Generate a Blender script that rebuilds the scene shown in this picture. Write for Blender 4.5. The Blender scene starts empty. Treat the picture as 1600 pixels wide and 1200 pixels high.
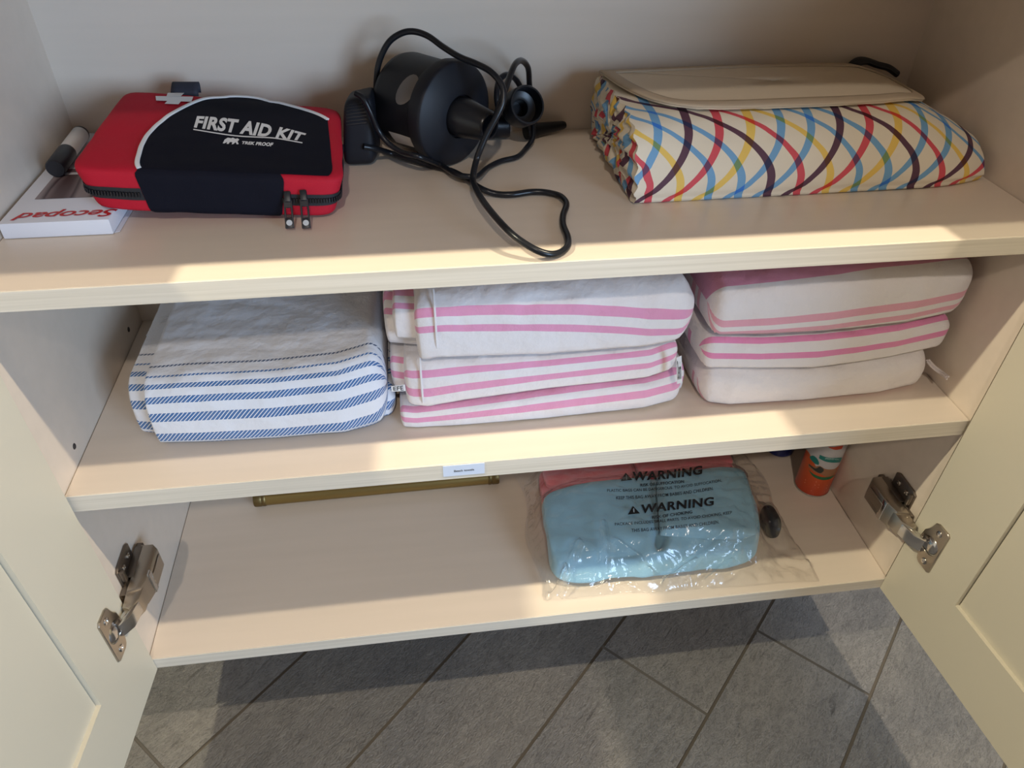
import bpy, bmesh, math, random
import numpy as np
from mathutils import Vector, Matrix, noise

random.seed(7)
S = bpy.context.scene
COL = S.collection
PI = math.pi

# ------------------------------------------------------------------ camera
CAM = np.array([0.35933, -0.85269, 0.54732])
FPX = 1153.7
def rotv(r):
    r = np.array(r); t = np.linalg.norm(r); k = r / t
    K = np.array([[0, -k[2], k[1]], [k[2], 0, -k[0]], [-k[1], k[0], 0]])
    return np.eye(3) + math.sin(t) * K + (1 - math.cos(t)) * K @ K
RW = np.array([[1, 0, 0], [0, 0, -1], [0, 1, 0.]]) @ rotv((-0.6809, 0.03036, -0.13561)).T   # world -> camera (x right, y down, z forward)
cd = bpy.data.cameras.new('camera'); cam = bpy.data.objects.new('camera', cd); COL.objects.link(cam)
cd.sensor_width = 36; cd.lens = FPX / 1600 * 36; cd.clip_start = 0.02; cd.clip_end = 50
M4 = Matrix.Identity(4)
for i in range(3):
    M4[i][0] = RW[0, i]; M4[i][1] = -RW[1, i]; M4[i][2] = -RW[2, i]; M4[i][3] = CAM[i]
cam.matrix_world = M4
S.camera = cam

# ------------------------------------------------------------------ view, world, lights
S.view_settings.view_transform = 'Standard'; S.view_settings.look = 'None'
S.view_settings.gamma = 1; S.view_settings.use_curve_mapping = False
S.view_settings.exposure = 0.22
wd = bpy.data.worlds.new('room_light'); S.world = wd; wd.use_nodes = True
wd.node_tree.nodes['Background'].inputs[0].default_value = (1.0, 0.87, 0.80, 1)
wd.node_tree.nodes['Background'].inputs[1].default_value = 0.17

def lamp(name, typ, loc, power, col, size=0.1, target=None, **k):
    l = bpy.data.lights.new(name, typ); l.energy = power; l.color = col
    if typ == 'AREA':
        l.shape = 'RECTANGLE'; l.size = size; l.size_y = k.get('sy', size)
    else:
        l.shadow_soft_size = size
    o = bpy.data.objects.new(name, l); COL.objects.link(o); o.location = loc
    if target: o.rotation_euler = (Vector(target) - Vector(loc)).to_track_quat('-Z', 'Y').to_euler()
    return o
# ceiling lamps: two in front of the sideboard, one to each side, and one further back in the room; daylight from a window at the right
lamp('ceiling_lamp_light', 'POINT', (-0.86, -0.64, 1.9), 138, (1.0, 0.92, 0.67), 0.026)
lamp('ceiling_lamp_light', 'POINT', (1.56, -0.64, 1.9), 130, (1.0, 0.87, 0.66), 0.026)
lamp('ceiling_lamp_light', 'POINT', (0.30, -2.05, 1.9), 50, (1.0, 0.88, 0.76), 0.04)
lamp('window_daylight', 'AREA', (2.3, -3.0, 0.75), 76, (0.50, 0.71, 1.0), 1.2, (0.3, 0, 0.1), sy=1.3)

# ------------------------------------------------------------------ measuring helpers
def proj(P):
    q = RW @ (np.array(P, float) - CAM); return np.array([800 + FPX * q[0] / q[2], 600 + FPX * q[1] / q[2]])
def ray(u, v): return RW.T @ np.array([(u - 800) / FPX, (v - 600) / FPX, 1.0])
def onz(u, v, z): d = ray(u, v); return CAM + (z - CAM[2]) / d[2] * d
def ony(u, v, y): d = ray(u, v); return CAM + (y - CAM[1]) / d[1] * d
def solve(F, u, v, a0=0.0, b0=0.0):
    """surface parameters (a, b) of the point of F seen at (u, v) in the photograph"""
    p = np.array([a0, b0], float)
    for _ in range(14):
        r = proj(F(*p)) - (u, v); h = 1e-4
        J = np.c_[(proj(F(p[0] + h, p[1])) - proj(F(*p))) / h, (proj(F(p[0], p[1] + h)) - proj(F(*p))) / h]
        try: st = np.linalg.solve(J, -r)
        except Exception: break
        p = p + np.clip(st, -0.3, 0.3)
    return p

# ------------------------------------------------------------------ object helpers
def tag(o, label=None, cat=None, group=None, kind=None):
    if label: o['label'] = label
    if cat: o['category'] = cat
    if group: o['group'] = group
    if kind: o['kind'] = kind
    return o
def empty(name, loc=(0, 0, 0)):
    o = bpy.data.objects.new(name, None); COL.objects.link(o); o.location = loc; o.empty_display_size = 0.02; return o
def link(name, me, mat, parent=None, smooth=True):
    if smooth and len(me.polygons): me.polygons.foreach_set('use_smooth', [True] * len(me.polygons))
    if mat:
        for m in (mat if isinstance(mat, (list, tuple)) else [mat]): me.materials.append(m)
    o = bpy.data.objects.new(name, me); COL.objects.link(o)
    if parent:
        o.parent = parent; bpy.context.view_layer.update()
        o.matrix_parent_inverse = parent.matrix_world.inverted()
    return o
def mesh(V, F, uv=None, mats=None):
    me = bpy.data.meshes.new('m'); me.from_pydata([tuple(map(float, v)) for v in V], [], F)
    if uv is not None:
        l = me.uv_layers.new(name='UVMap')
        for p in me.polygons:
            for li in p.loop_indices: l.data[li].uv = uv[me.loops[li].vertex_index]
    me.update(); return me
def grid(P, UV=None, cu=False, cv=False):
    n, m = len(P), len(P[0]); V = [p for r in P for p in r]; F = []
    for i in range(n if cu else n - 1):
        for j in range(m if cv else m - 1):
            i2, j2 = (i + 1) % n, (j + 1) % m
            F.append((i * m + j, i2 * m + j, i2 * m + j2, i * m + j2))
    return mesh(V, F, [u for r in UV for u in r] if UV else None)
class B:
    """collects boxes, tubes and lathes in one bmesh"""
    def __init__(s): s.bm = bmesh.new()
    def box(s, lo, hi, bev=0.0, seg=2, mat=None):
        r = bmesh.ops.create_cube(s.bm, size=1); vs = r['verts']
        for v in vs: v.co = Vector([lo[i] + (v.co[i] + .5) * (hi[i] - lo[i]) for i in range(3)])
        if bev > 0:
            es = list({e for v in vs for e in v.link_edges}); g = bmesh.ops.bevel(s.bm, geom=es, offset=bev, segments=seg, affect='EDGES', profile=.5)
            vs = list({v for f in g['faces'] for v in f.verts} | {v for v in vs if v.is_valid})
        if mat is not None:
            for v in vs: v.co = mat @ v.co
        return s
    def prism(s, poly, z0, z1, mat=None, bev=0.0):
        vs = [s.bm.verts.new((x, y, z0)) for x, y in poly]; f = s.bm.faces.new(vs)
        r = bmesh.ops.extrude_face_region(s.bm, geom=[f]); nv = [g for g in r['geom'] if isinstance(g, bmesh.types.BMVert)]
        for v in nv: v.co.z = z1
        allv = vs + nv
        if bev > 0:
            es = [e for e in {e for v in nv for e in v.link_edges} if all(x in nv for x in e.verts)]
            g = bmesh.ops.bevel(s.bm, geom=es, offset=bev, segments=2, affect='EDGES', profile=.5)
            allv = list({v for f in g['faces'] for v in f.verts} | {v for v in allv if v.is_valid})
        if mat is not None:
            for v in allv: v.co = mat @ v.co
        bmesh.ops.recalc_face_normals(s.bm, faces=s.bm.faces); return s
    def lathe(s, prof, mat, n=32):
        rings = []
        for r, z in prof:
            rings.append([s.bm.verts.new(mat @ Vector((r * math.cos(2 * PI * k / n), r * math.sin(2 * PI * k / n), z))) for k in range(n)])
        for a, b in zip(rings, rings[1:]):
            for k in range(n): s.bm.faces.new((a[k], a[(k + 1) % n], b[(k + 1) % n], b[k]))
        for rg, (r, z), fl in ((rings[0], prof[0], 1), (rings[-1], prof[-1], 0)):
            if r > 1e-5: s.bm.faces.new(rg[::-1] if fl else rg)
        bmesh.ops.recalc_face_normals(s.bm, faces=s.bm.faces); return s
    def tube(s, pts, r, n=10, sub=8, closed=False, flat=1.0):
        pts = [Vector(p) for p in pts]
        P = []
        m = len(pts)
        if sub > 1:
            for i in range(m - 1):
                p0, p1, p2, p3 = pts[max(i - 1, 0)], pts[i], pts[i + 1], pts[min(i + 2, m - 1)]
                for k in range(sub):
                    t = k / sub
                    P.append(.5 * ((2 * p1) + (p2 - p0) * t + (2 * p0 - 5 * p1 + 4 * p2 - p3) * t * t + (3 * p1 - p0 - 3 * p2 + p3) * t ** 3))
            P.append(pts[-1])
        else: P = pts
        up = Vector((0, 0, 1)); rings = []; nrm = None
        for i, q in enumerate(P):
            d = (P[min(i + 1, len(P) - 1)] - P[max(i - 1, 0)]).normalized()
            if nrm is None: nrm = d.cross(up if abs(d.z) < .9 else Vector((1, 0, 0))).normalized()
            nrm = (nrm - d * nrm.dot(d)).normalized(); b = d.cross(nrm)
            rings.append([s.bm.verts.new(q + (nrm * math.cos(2 * PI * k / n) + b * math.sin(2 * PI * k / n) * flat) * r) for k in range(n)])
        for a, b in zip(rings, rings[1:]):
            for k in range(n): s.bm.faces.new((a[k], a[(k + 1) % n], b[(k + 1) % n], b[k]))
        s.bm.faces.new(rings[0][::-1]); s.bm.faces.new(rings[-1])
        bmesh.ops.recalc_face_normals(s.bm, faces=s.bm.faces); return s
    def obj(s, name, mat, parent=None, smooth=True):
        me = bpy.data.meshes.new(name); s.bm.to_mesh(me); s.bm.free()
        o = link(name, me, mat, parent, smooth)
        if smooth:
            try: me.set_sharp_from_angle(angle=math.radians(40))
            except Exception: pass
        return o
def text_mesh(txt, bold=0.0, shear=0.0, spacing=1.0):
    """flat triangles of a line of lettering, normalised to 0..1 in both axes, plus its natural aspect"""
    cu = bpy.data.curves.new('t', 'FONT'); cu.body = txt; cu.offset = bold; cu.shear = shear; cu.space_character = spacing; cu.resolution_u = 4
    o = bpy.data.objects.new('t', cu); COL.objects.link(o); bpy.context.view_layer.update()
    me = bpy.data.meshes.new_from_object(o.evaluated_get(bpy.context.evaluated_depsgraph_get()))
    V = np.array([v.co[:2] for v in me.vertices]); F = [tuple(p.vertices) for p in me.polygons]
    bpy.data.objects.remove(o); bpy.data.curves.remove(cu); bpy.data.meshes.remove(me)
    lo, hi = V.min(0), V.max(0)
    return (V - lo) / (hi - lo), F, (hi - lo)[0] / (hi - lo)[1]
def quad_text(txt, quad, to3d, bold=0, shear=0, spacing=1.0, sag=0.0, sag_top=None):
    """lettering laid into the quad (bottom-left, bottom-right, top-right, top-left) of a surface"""
    V, F, _ = text_mesh(txt, bold, shear, spacing); q = [np.array(p, float) for p in quad]
    out = []
    for s, t in V:
        p = (q[0] * (1 - s) + q[1] * s) * (1 - t) + (q[3] * (1 - s) + q[2] * s) * t
        p = p + np.array([0, (sag * (1 - t) + (sag if sag_top is None else sag_top) * t) * 4 * s * (1 - s)])
        out.append(to3d(*p))
    return out, F
def merge(parts):
    V, F = [], []
    for v, f in parts:
        n = len(V); V += list(v); F += [tuple(i + n for i in x) for x in f]
    return mesh(V, F)

# ------------------------------------------------------------------ materials
def mat(name, col, rough=.6, metal=0, spec=.5, bump=None, sheen=0, coat=0):
    m = bpy.data.materials.new(name); m.use_nodes = True; b = m.node_tree.nodes['Principled BSDF']
    b.inputs['Base Color'].default_value = (*col, 1); b.inputs['Roughness'].default_value = rough; b.inputs['Metallic'].default_value = metal
    b.inputs['Specular IOR Level'].default_value = spec; b.inputs['Sheen Weight'].default_value = sheen; b.inputs['Coat Weight'].default_value = coat
    if bump:
        sc, st, dist = bump
        N = m.node_tree.nodes; L = m.node_tree.links
        tc = N.new('ShaderNodeTexCoord'); mp = N.new('ShaderNodeMapping'); nz = N.new('ShaderNodeTexNoise'); bp = N.new('ShaderNodeBump')
        mp.inputs['Scale'].default_value = sc if isinstance(sc, tuple) else (sc, sc, sc); nz.inputs['Scale'].default_value = 1; nz.inputs['Detail'].default_value = 4
        bp.inputs['Strength'].default_value = st; bp.inputs['Distance'].default_value = dist
        L.new(tc.outputs['Object'], mp.inputs[0]); L.new(mp.outputs[0], nz.inputs[0]); L.new(nz.outputs[0], bp.inputs['Height']); L.new(bp.outputs[0], b.inputs['Normal'])
    return m
class NT:
    """short-hand for building node graphs"""
    def __init__(s, m): s.t = m.node_tree; s.b = s.t.nodes['Principled BSDF']
    def n(s, typ, **k):
        x = s.t.nodes.new('ShaderNode' + typ)
        for a, v in k.items(): setattr(x, a, v)
        return x
    def l(s, a, b): s.t.links.new(a, b)
    def val(s, x, inp):
        if hasattr(x, 'is_linked') or hasattr(x, 'links'): s.l(x, inp)
        else: inp.default_value = x
    def math(s, op, a, b=None, c=None):
        x = s.n('Math', operation=op)
        for i, v in enumerate((a, b, c)):
            if v is not None: s.val(v, x.inputs[i])
        return x.outputs[0]
    def mix(s, f, a, b, mode='MIX'):
        x = s.n('Mix', data_type='RGBA', blend_type=mode)
        s.val(f, x.inputs[0])
        for v, i in ((a, 6), (b, 7)):
            if isinstance(v, tuple): x.inputs[i].default_value = (*v, 1) if len(v) == 3 else v
            else: s.l(v, x.inputs[i])
        return x.outputs[2]
    def ramp(s, fac, stops, interp='CONSTANT'):
        x = s.n('ValToRGB'); cr = x.color_ramp; cr.interpolation = interp
        while len(cr.elements) < len(stops): cr.elements.new(0.5)
        for e, (p, c) in zip(cr.elements, sorted(stops)): e.position = p; e.color = (*c, 1)
        s.l(fac, x.inputs[0]); return x.outputs[0]
def laminate(name, col, dark, along=(3, 160, 160), amount=.5, rough=.42):
    m = mat(name, col, rough); t = NT(m)
    tc = t.n('TexCoord'); mp = t.n('Mapping'); mp.inputs['Scale'].default_value = along; nz = t.n('TexNoise'); nz.inputs['Scale'].default_value = 1; nz.inputs['Detail'].default_value = 5
    t.l(tc.outputs['Object'], mp.inputs[0]); t.l(mp.outputs[0], nz.inputs[0])
    r = t.ramp(nz.outputs[0], [(.35, (0, 0, 0)), (.7, (1, 1, 1))], 'LINEAR')
    f = t.math('MULTIPLY', r, amount)
    t.l(t.mix(f, col, dark), t.b.inputs['Base Color'])
    bp = t.n('Bump'); bp.inputs['Strength'].default_value = .06; bp.inputs['Distance'].default_value = .0004
    t.l(nz.outputs[0], bp.inputs['Height']); t.l(bp.outputs[0], t.b.inputs['Normal'])
    return m

CREAM = (.705, .603, .50)
M_board = laminate('cream_laminate', CREAM, (.66, .565, .465), (4, 60, 60), .6, .31)
M_edge = laminate('cream_edge_band', (.71, .64, .53), (.60, .535, .43), (5, 40, 420), .9, .45)
M_door = mat('cream_door_paint', (.60, .55, .435), .42, bump=((60, 60, 60), .03, .0005))
M_hole = mat('dark_hole', (.05, .04, .035), .8)
M_nickel = mat('brushed_nickel', (.46, .41, .35), .30, 1)
M_nickel_d = mat('dark_nickel', (.22, .19, .165), .4, 1)
M_chrome = mat('polished_steel', (.62, .60, .58), .16, 1)
M_wall = mat('wall_paint', (.72, .69, .64), .8, bump=(90, .05, .001))

# ------------------------------------------------------------------ setting: floor and wall behind
ZF = -0.45
W = 0.964; ZT = 0.2322; ZB = -0.2849; YF = -0.3085; YB0 = -0.3135
TT, TM, TB = .0188, .0219, .0193

def floor_mat():
    m = mat('grey_wood_look_tile', (.09, .085, .08), .42); t = NT(m)
    uv = t.n('UVMap'); at = t.n('Attribute'); at.attribute_name = 'plank'
    def nz(scale, det, rough, dis, rot=0):
        mp = t.n('Mapping'); mp.inputs['Scale'].default_value = (*scale, 1); mp.inputs['Rotation'].default_value = (0, 0, rot); t.l(uv.outputs[0], mp.inputs[0])
        x = t.n('TexNoise'); x.inputs['Scale'].default_value = 1; x.inputs['Detail'].default_value = det; x.inputs['Roughness'].default_value = rough; x.inputs['Distortion'].default_value = dis; t.l(mp.outputs[0], x.inputs[0]); return x
    n1 = nz((22, 48), 8, .7, 1.6); n2 = nz((5, 8), 4, .5, .4); n3 = nz((150, 300), 4, .55, 1.6, .12); n4 = nz((12, 90), 3, .5, 1.5, -.1)
    c1 = t.ramp(n1.outputs[0], [(.28, (.090, .085, .080)), (.5, (.120, .113, .106)), (.75, (.158, .149, .139))], 'LINEAR')
    c2 = t.ramp(n2.outputs[0], [(.3, (.82, .83, .86)), (.7, (1.10, 1.08, 1.04))], 'LINEAR')
    c3 = t.ramp(n3.outputs[0], [(.36, (.70, .70, .70)), (.54, (1.1, 1.1, 1.1))], 'LINEAR')
    c4 = t.ramp(n4.outputs[0], [(.25, (.42, .42, .42)), (.36, (1, 1, 1))], 'LINEAR')
    c = t.mix(1.0, t.mix(1.0, t.mix(1.0, c1, c2, 'MULTIPLY'), c3, 'MULTIPLY'), c4, 'MULTIPLY')
    sh = t.math('MULTIPLY_ADD', at.outputs['Fac'], .3, .85)
    hs = t.n('HueSaturation'); t.l(sh, hs.inputs['Value']); t.l(c, hs.inputs['Color']); t.l(hs.outputs[0], t.b.inputs['Base Color'])
    bp = t.n('Bump'); bp.inputs['Strength'].default_value = .8; bp.inputs['Distance'].default_value = .0022
    t.l(t.math('ADD', t.math('MULTIPLY', n1.outputs[0], .8), n3.outputs[0]), bp.inputs['Height']); t.l(bp.outputs[0], t.b.inputs['Normal'])
    return m
def build_floor():
    th = math.radians(-135); s = Vector((math.cos(th), math.sin(th), 0)); n = Vector((-s.y, s.x, 0))
    rows0, pitch, Lp, g = .2665, .1711, 1.02, .0021
    known = {1: .2708, 3: -.2290, 4: -.3975 + Lp * 0}      # row k spans across rows0+(k-1)*pitch .. +k*pitch
    known = {0: .2708, 3: -.2290, 4: -.3975, 1: .62, 2: .55, 5: -.9}
    V, F, UV, PK, MI = [], [], [], [], []
    def quad(a0, a1, c0, c1, z, mi, pk):
        b = len(V)
        for a, c in ((a0, c0), (a1, c0), (a1, c1), (a0, c1)):
            p = s * a + n * c; V.append((p.x, p.y, z)); UV.append((a + pk * 7.3, c + pk * 3.1))
        F.append((b, b + 1, b + 2, b + 3)); MI.append(mi); PK.append(pk)
    for r in range(-16, 22):
        c0 = rows0 + (r - 1) * pitch
        off = known.get(r, random.uniform(0, Lp))
        k0 = math.floor((-3.2 - off) / Lp)
        for k in range(k0, k0 + 8):
            a0 = off + k * Lp; quad(a0 + g, a0 + Lp - g, c0 + g, c0 + pitch - g, 0, 0, random.random())
    quad(-3.6, 5.2, rows0 - 17.4 * pitch, rows0 + 21.4 * pitch, -.0020, 1, .5)
    me = mesh(V, F, UV)
    at = me.attributes.new('plank', 'FLOAT', 'FACE'); at.data.foreach_set('value', PK)
    me.polygons.foreach_set('material_index', MI)
    mg = mat('tile_grout', (.078, .067, .055), .9)
    o = link('floor', me, [floor_mat(), mg], None, False); o.location.z = ZF; tag(o, kind='structure')
    return o
build_floor()
tag(B().box((-2.6, .03, ZF), (3.6, .13, 2.0)).obj('wall_back', M_wall, None, False), kind='structure')

# ------------------------------------------------------------------ the sideboard
cab = empty('sideboard_cabinet', (W / 2, -.15, ZF))
tag(cab, 'cream laminate cabinet with three open shelves and two wide open panelled doors', 'cabinet')
ZTOP = .495
for nm, x0, x1 in (('side_panel', -.018, 0), ('side_panel', W, W + .018)):
    sp = B().box((x0, YF, ZB - TB), (x1, .012, ZTOP)).obj(nm, M_board, cab, False)
    if x0 < 0:
        for y, z in ((-.255, .018), (-.046, .018)):
            B().lathe([(.0001, .0006), (.0028, .0006), (.0034, .0)], Matrix.Translation((0, y, z)) @ Matrix.Rotation(PI / 2, 4, 'Y'), 14).obj('pin_hole', M_hole, sp)
B().box((0, 0, ZB - TB), (W, .012, ZTOP)).obj('back_panel', M_board, cab, False)
def shelf(z, t, yf):
    b = B().box((.0006, yf + .0012, z - t), (W - .0006, -.0004, z), .0006, 1)
    o = b.obj('shelf', M_board, cab, False)
    B().box((.0004, yf, z - t), (W - .0004, yf + .0012, z), .0004, 1).obj('edge_band', M_edge, o, False)
    return o
sh_top = shelf(ZT, TT, YF); sh_mid = shelf(0, TM, YF); sh_bot = shelf(ZB, TB, YB0)
B().box((-.03, -.338, ZTOP), (W + .03, .02, ZTOP + .03), .003).obj('worktop', M_board, cab, False)
B().box((.0, -.17, ZF), (W, -.152, ZB - TB)).obj('plinth', M_board, cab, False)
# paper shelf label on the edge of the middle shelf
lb = B().box((.370, YF - .0006, -.0165), (.4135, YF, -.0012)).obj('shelf_label', mat('white_label_paper', (.62, .68, .80), .35), cab, False)
v, f = quad_text('Beach towels', [(.3815, -.0107), (.4025, -.0107), (.4025, -.0078), (.3815, -.0078)], lambda a, b: (a, YF - .0009, b), .012)
link('lettering', merge([(v, f)]), mat('black_print', (.01, .01, .012), .6), lb, False)

def make_door(side):
    """shaker door opened a little past square; side 0 left, 1 right"""
    width, z0, z1, t = .476, ZB - TB, ZTOP - .003, .02
    stile, rail, rec = .0975, .0985, .0050
    b = B(); bm = b.bm
    # local: X along the width from the hinge edge, Y out of the inner face (towards the interior), Z up
    def slab(x0, x1, za, zb, y1):
        b.box((x0, -t, za), (x1, y1, zb), 0)
    slab(0, stile, z0, z1, 0); slab(width - stile, width, z0, z1, 0)
    slab(stile, width - stile, z0, z0 + rail, 0); slab(stile, width - stile, z1 - rail, z1, 0)
    if side == 0:
        P0 = Vector((.0061, -.3146, 0)); d = Vector((-.0745, -.9972, 0)).normalized(); nn = Vector((-d.y, d.x, 0))
    else:
        P0 = Vector((.9592, -.3140, 0)); d = Vector((.0775, -.9970, 0)).normalized(); nn = Vector((d.y, -d.x, 0))
    M = Matrix(((d.x, nn.x, 0, P0.x), (d.y, nn.y, 0, P0.y), (0, 0, 1, 0), (0, 0, 0, 1)))
    bmesh.ops.transform(bm, matrix=M, verts=bm.verts); bmesh.ops.recalc_face_normals(bm, faces=bm.faces)
    o = b.obj('door', M_door, cab, False)
    B().box((stile + .0013, -t + .004, z0 + rail - .004), (width - stile - .0013, -rec, z1 - rail + .004), 0, 1, M).box((stile - .004, -t + .002, z0 + rail - .004), (width - stile + .004, -t + .006, z1 - rail + .004), 0, 1, M).obj('door_panel', M_door, o, False)
    return M
DM = [make_door(0), make_door(1)]

def make_hinge(side):
    """concealed cup hinge: plate on the side panel, jointed arm, flanged cup let into the door"""
    x0 = 0 if side == 0 else W; sg = 1 if side == 0 else -1
    # wall frame: X = away from the side panel, Y = towards the room (-y), Z up
    Mw = Matrix(((sg, 0, 0, x0), (0, -1, 0, 0), (0, 0, 1, -.1765), (0, 0, 0, 1)))
    Md = DM[side] @ Matrix.Translation((0, 0, -.1715))
    h = empty('hinge', (x0, -.28, -.1715)); h.parent = cab; bpy.context.view_layer.update(); h.matrix_parent_inverse = cab.matrix_world.inverted()
    # mounting plate with two wings and screws
    b = B()
    b.prism([(.250, -.034), (.256, -.0375), (.287, -.0375), (.293, -.034), (.293, .034), (.287, .0375), (.256, .0375), (.250, .034)], 0.0004, .0032, Mw @ Matrix(((0, 0, 1, 0), (1, 0, 0, 0), (0, 1, 0, 0), (0, 0, 0, 1))), .0008)
    b.box((.0004, .229, -.0098), (.0085, .305, .0098), .0015, 2, Mw)
    b.box((.0032, .287, .017), (.0085, .2925, .0335), .001, 2, Mw)
    b.box((.0032, .240, .0135), (.0125, .284, .0160), .0008, 2, Mw)
    b.obj('mounting_plate', M_nickel_d, h)
    for z in (-.0265, .0265):
        for y in (.262, .279):
            B().lathe([(.0034, 0), (.0034, .0012), (.0026, .002), (.0012, .0021), (.0009, .0012), (.0001, .0012)], Mw @ Matrix.Translation((.0033, y, z)) @ Matrix.Rotation(PI / 2, 4, 'Y'), 14).obj('screw', M_nickel, h)
    # arm body: long folded steel channel
    poly = [(.0088, .238), (.0230, .238), (.0290, .245), (.0290, .282), (.0240, .300), (.0088, .304)]
    b = B().prism(poly, -.0158, .0158, Mw, .0025)
    b.box((.0291, .247, -.008), (.0304, .280, .008), .0006, 1, Mw)
    b.obj('arm_body', M_nickel, h)
    b = B().box((.0265, .277, -.0164), (.0300, .2850, .0164), .0008, 2, Mw)
    b.obj('arm_clip', M_chrome, h)
    # neck and links to the cup
    b = B().prism([(.0075, .298), (.0255, .290), (.0245, .312), (.0165, .326), (.0085, .322)], -.0122, .0122, Mw, .0015)
    b.lathe([(.0001, -.0125), (.0024, -.0125), (.0024, .0125), (.0001, .0125)], Mw @ Matrix.Translation((.0115, .306, 0)), 12)
    b.lathe([(.0001, -.0125), (.0024, -.0125), (.0024, .0125), (.0001, .0125)], Mw @ Matrix.Translation((.0145, .321, 0)), 12)
    b.obj('neck', M_nickel, h)
    b = B().prism([(.0185, .311), (.0235, .313), (.0190, .334), (.0105, .344), (.0050, .344), (.0140, .330)], -.0095, .0095, Mw, .001)
    b.prism([(.0105, .318), (.0145, .320), (.0085, .336), (.005, .334)], -.006, .006, Mw, .0006)
    b.obj('link', M_chrome, h)
    # cup flange on the door (local Z up, X from the hinge edge, Y off the face)
    cx = .0335; b = B()
    Mf = Md @ Matrix(((1, 0, 0, cx), (0, 0, 1, 0), (0, 1, 0, 0), (0, 0, 0, 1)))
    ring = []
    R_in = .0125
    outer = [(.013, -.036), (.016, -.033), (.016, .033), (.013, .036), (-.003, .036), (-.0075, .033), (-.0095, .026), (-.0125, .018), (-.0165, .012), (-.018, 0), (-.0165, -.012), (-.0125, -.018), (-.0095, -.026), (-.0075, -.033), (-.003, -.036)]
    n = 40
    def outl(a):
        # distance from the centre to the outline along angle a
        dx, dy = math.cos(a), math.sin(a); best = 1
        for (xa, ya), (xb, yb) in zip(outer, outer[1:] + outer[:1]):
            den = dx * (yb - ya) - dy * (xb - xa)
            if abs(den) < 1e-12: continue
            t = (xa * (yb - ya) - ya * (xb - xa)) / den; u = (xa * dy - ya * dx) / den
            if t > 0 and -1e-6 <= u <= 1 + 1e-6: best = min(best, t)
        return best
    rows = []
    angs = sorted({2 * PI * k / n for k in range(n)} | {math.atan2(y, x) % (2 * PI) for x, y in outer})
    for a in angs:
        R = outl(a); c, s_ = math.cos(a), math.sin(a); ri = min(R_in, R - .0012)
        prof = [(R, 0), (R, .0016), (R - .0008, .0024), (ri + .0006, .0024), (ri, .0018), (ri, .0004)]
        rows.append([tuple(Mf @ Vector((c * r, s_ * r, z))) for r, z in prof])
    me = grid(rows, None, True); bm = bmesh.new(); bm.from_mesh(me); bmesh.ops.recalc_face_normals(bm, faces=bm.faces); bm.to_mesh(me); bm.free()
    B().lathe([(.0001, .0046), (.004, .0044), (.0075, .0036), (.0102, .0022), (.0114, .0008)], Mf, 32).obj('cup_pocket', M_chrome, h)
    B().box((-.0115, -.0085, .0006), (-.004, .0085, .0058), .0015, 2, Mf).obj('cup_lever', M_nickel_d, h)
    o = link('hinge_cup', me, M_nickel, h); me.set_sharp_from_angle(angle=math.radians(35))
    for z in (-.0255, .0255):
        B().lathe([(.0042, .0024), (.0042, .0032), (.003, .0036), (.0016, .0036), (.001, .0026), (.0001, .0026)], Mf @ Matrix.Translation((.0035, z, 0)), 16).obj('cup_screw', M_chrome, h)
    return h
make_hinge(0); make_hinge(1)

# ------------------------------------------------------------------ soft box (a rounded bag-like block through eight corners)
class Soft:
    def __init__(s, c, k=8, amp=0, fr=30, seed=0):
        # c[ix][iy][iz] world corners
        s.c = np.array(c, float).reshape(2, 2, 2, 3); s.k = k; s.amp = amp; s.fr = fr; s.seed = seed
        s.mid = s.c.reshape(8, 3).mean(0)
    def map(s, p):
        t = [(p[0] + 1) / 2, (1 - p[1]) / 2, (p[2] + 1) / 2]; out = np.zeros(3)
        for i in (0, 1):
            for j in (0, 1):
                for k in (0, 1):
                    w = (t[0] if i else 1 - t[0]) * (t[1] if j else 1 - t[1]) * (t[2] if k else 1 - t[2]); out += w * s.c[i, j, k]
        return out
    def at(s, q, lift=0.0):
        q = np.array(q, float); m = np.abs(q).max()
        r = (np.abs(q) ** s.k).sum() ** (1 / s.k)
        p = q * (m / r)
        P = s.map(p)
        if s.amp or lift:
            P0 = s.map(p * .6); d = P - P0; nl = np.linalg.norm(d)
            # outward direction by the dominant axis blend
            g = np.sign(q) * np.abs(q) ** (s.k - 1)
            ax = [s.map((1, 0, 0)) - s.map((-1, 0, 0)), s.map((0, 1, 0)) - s.map((0, -1, 0)), s.map((0, 0, 1)) - s.map((0, 0, -1))]
            nr = sum(g[i] * ax[i] / np.linalg.norm(ax[i]) for i in range(3)); nr /= max(np.linalg.norm(nr), 1e-9)
            nz = noise.noise(Vector(P * s.fr) + Vector((s.seed, 0, 0))) + .5 * noise.noise(Vector(P * s.fr * 2.3) + Vector((0, s.seed, 0)))
            P = P + nr * (lift + s.amp * nz)
        return P
    def top(s, lift=.0008): return lambda a, b: s.at((a, b, 1), lift)
    def front(s, lift=.0008): return lambda a, c: s.at((a, -1, c), lift)
    def mesh(s, n=24):
        bm = bmesh.new(); bmesh.ops.create_cube(bm, size=2); bmesh.ops.subdivide_edges(bm, edges=bm.edges[:], cuts=n, use_grid_fill=True)
        for v in bm.verts: v.co = s.at(v.co)
        me = bpy.data.meshes.new('soft'); bmesh.ops.recalc_face_normals(bm, faces=bm.faces); bm.to_mesh(me); bm.free(); return me
def corners(lo, hi):
    return [[[(x, y, z) for z in (lo[2], hi[2])] for y in (hi[1], lo[1])] for x in (lo[0], hi[0])]

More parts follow.
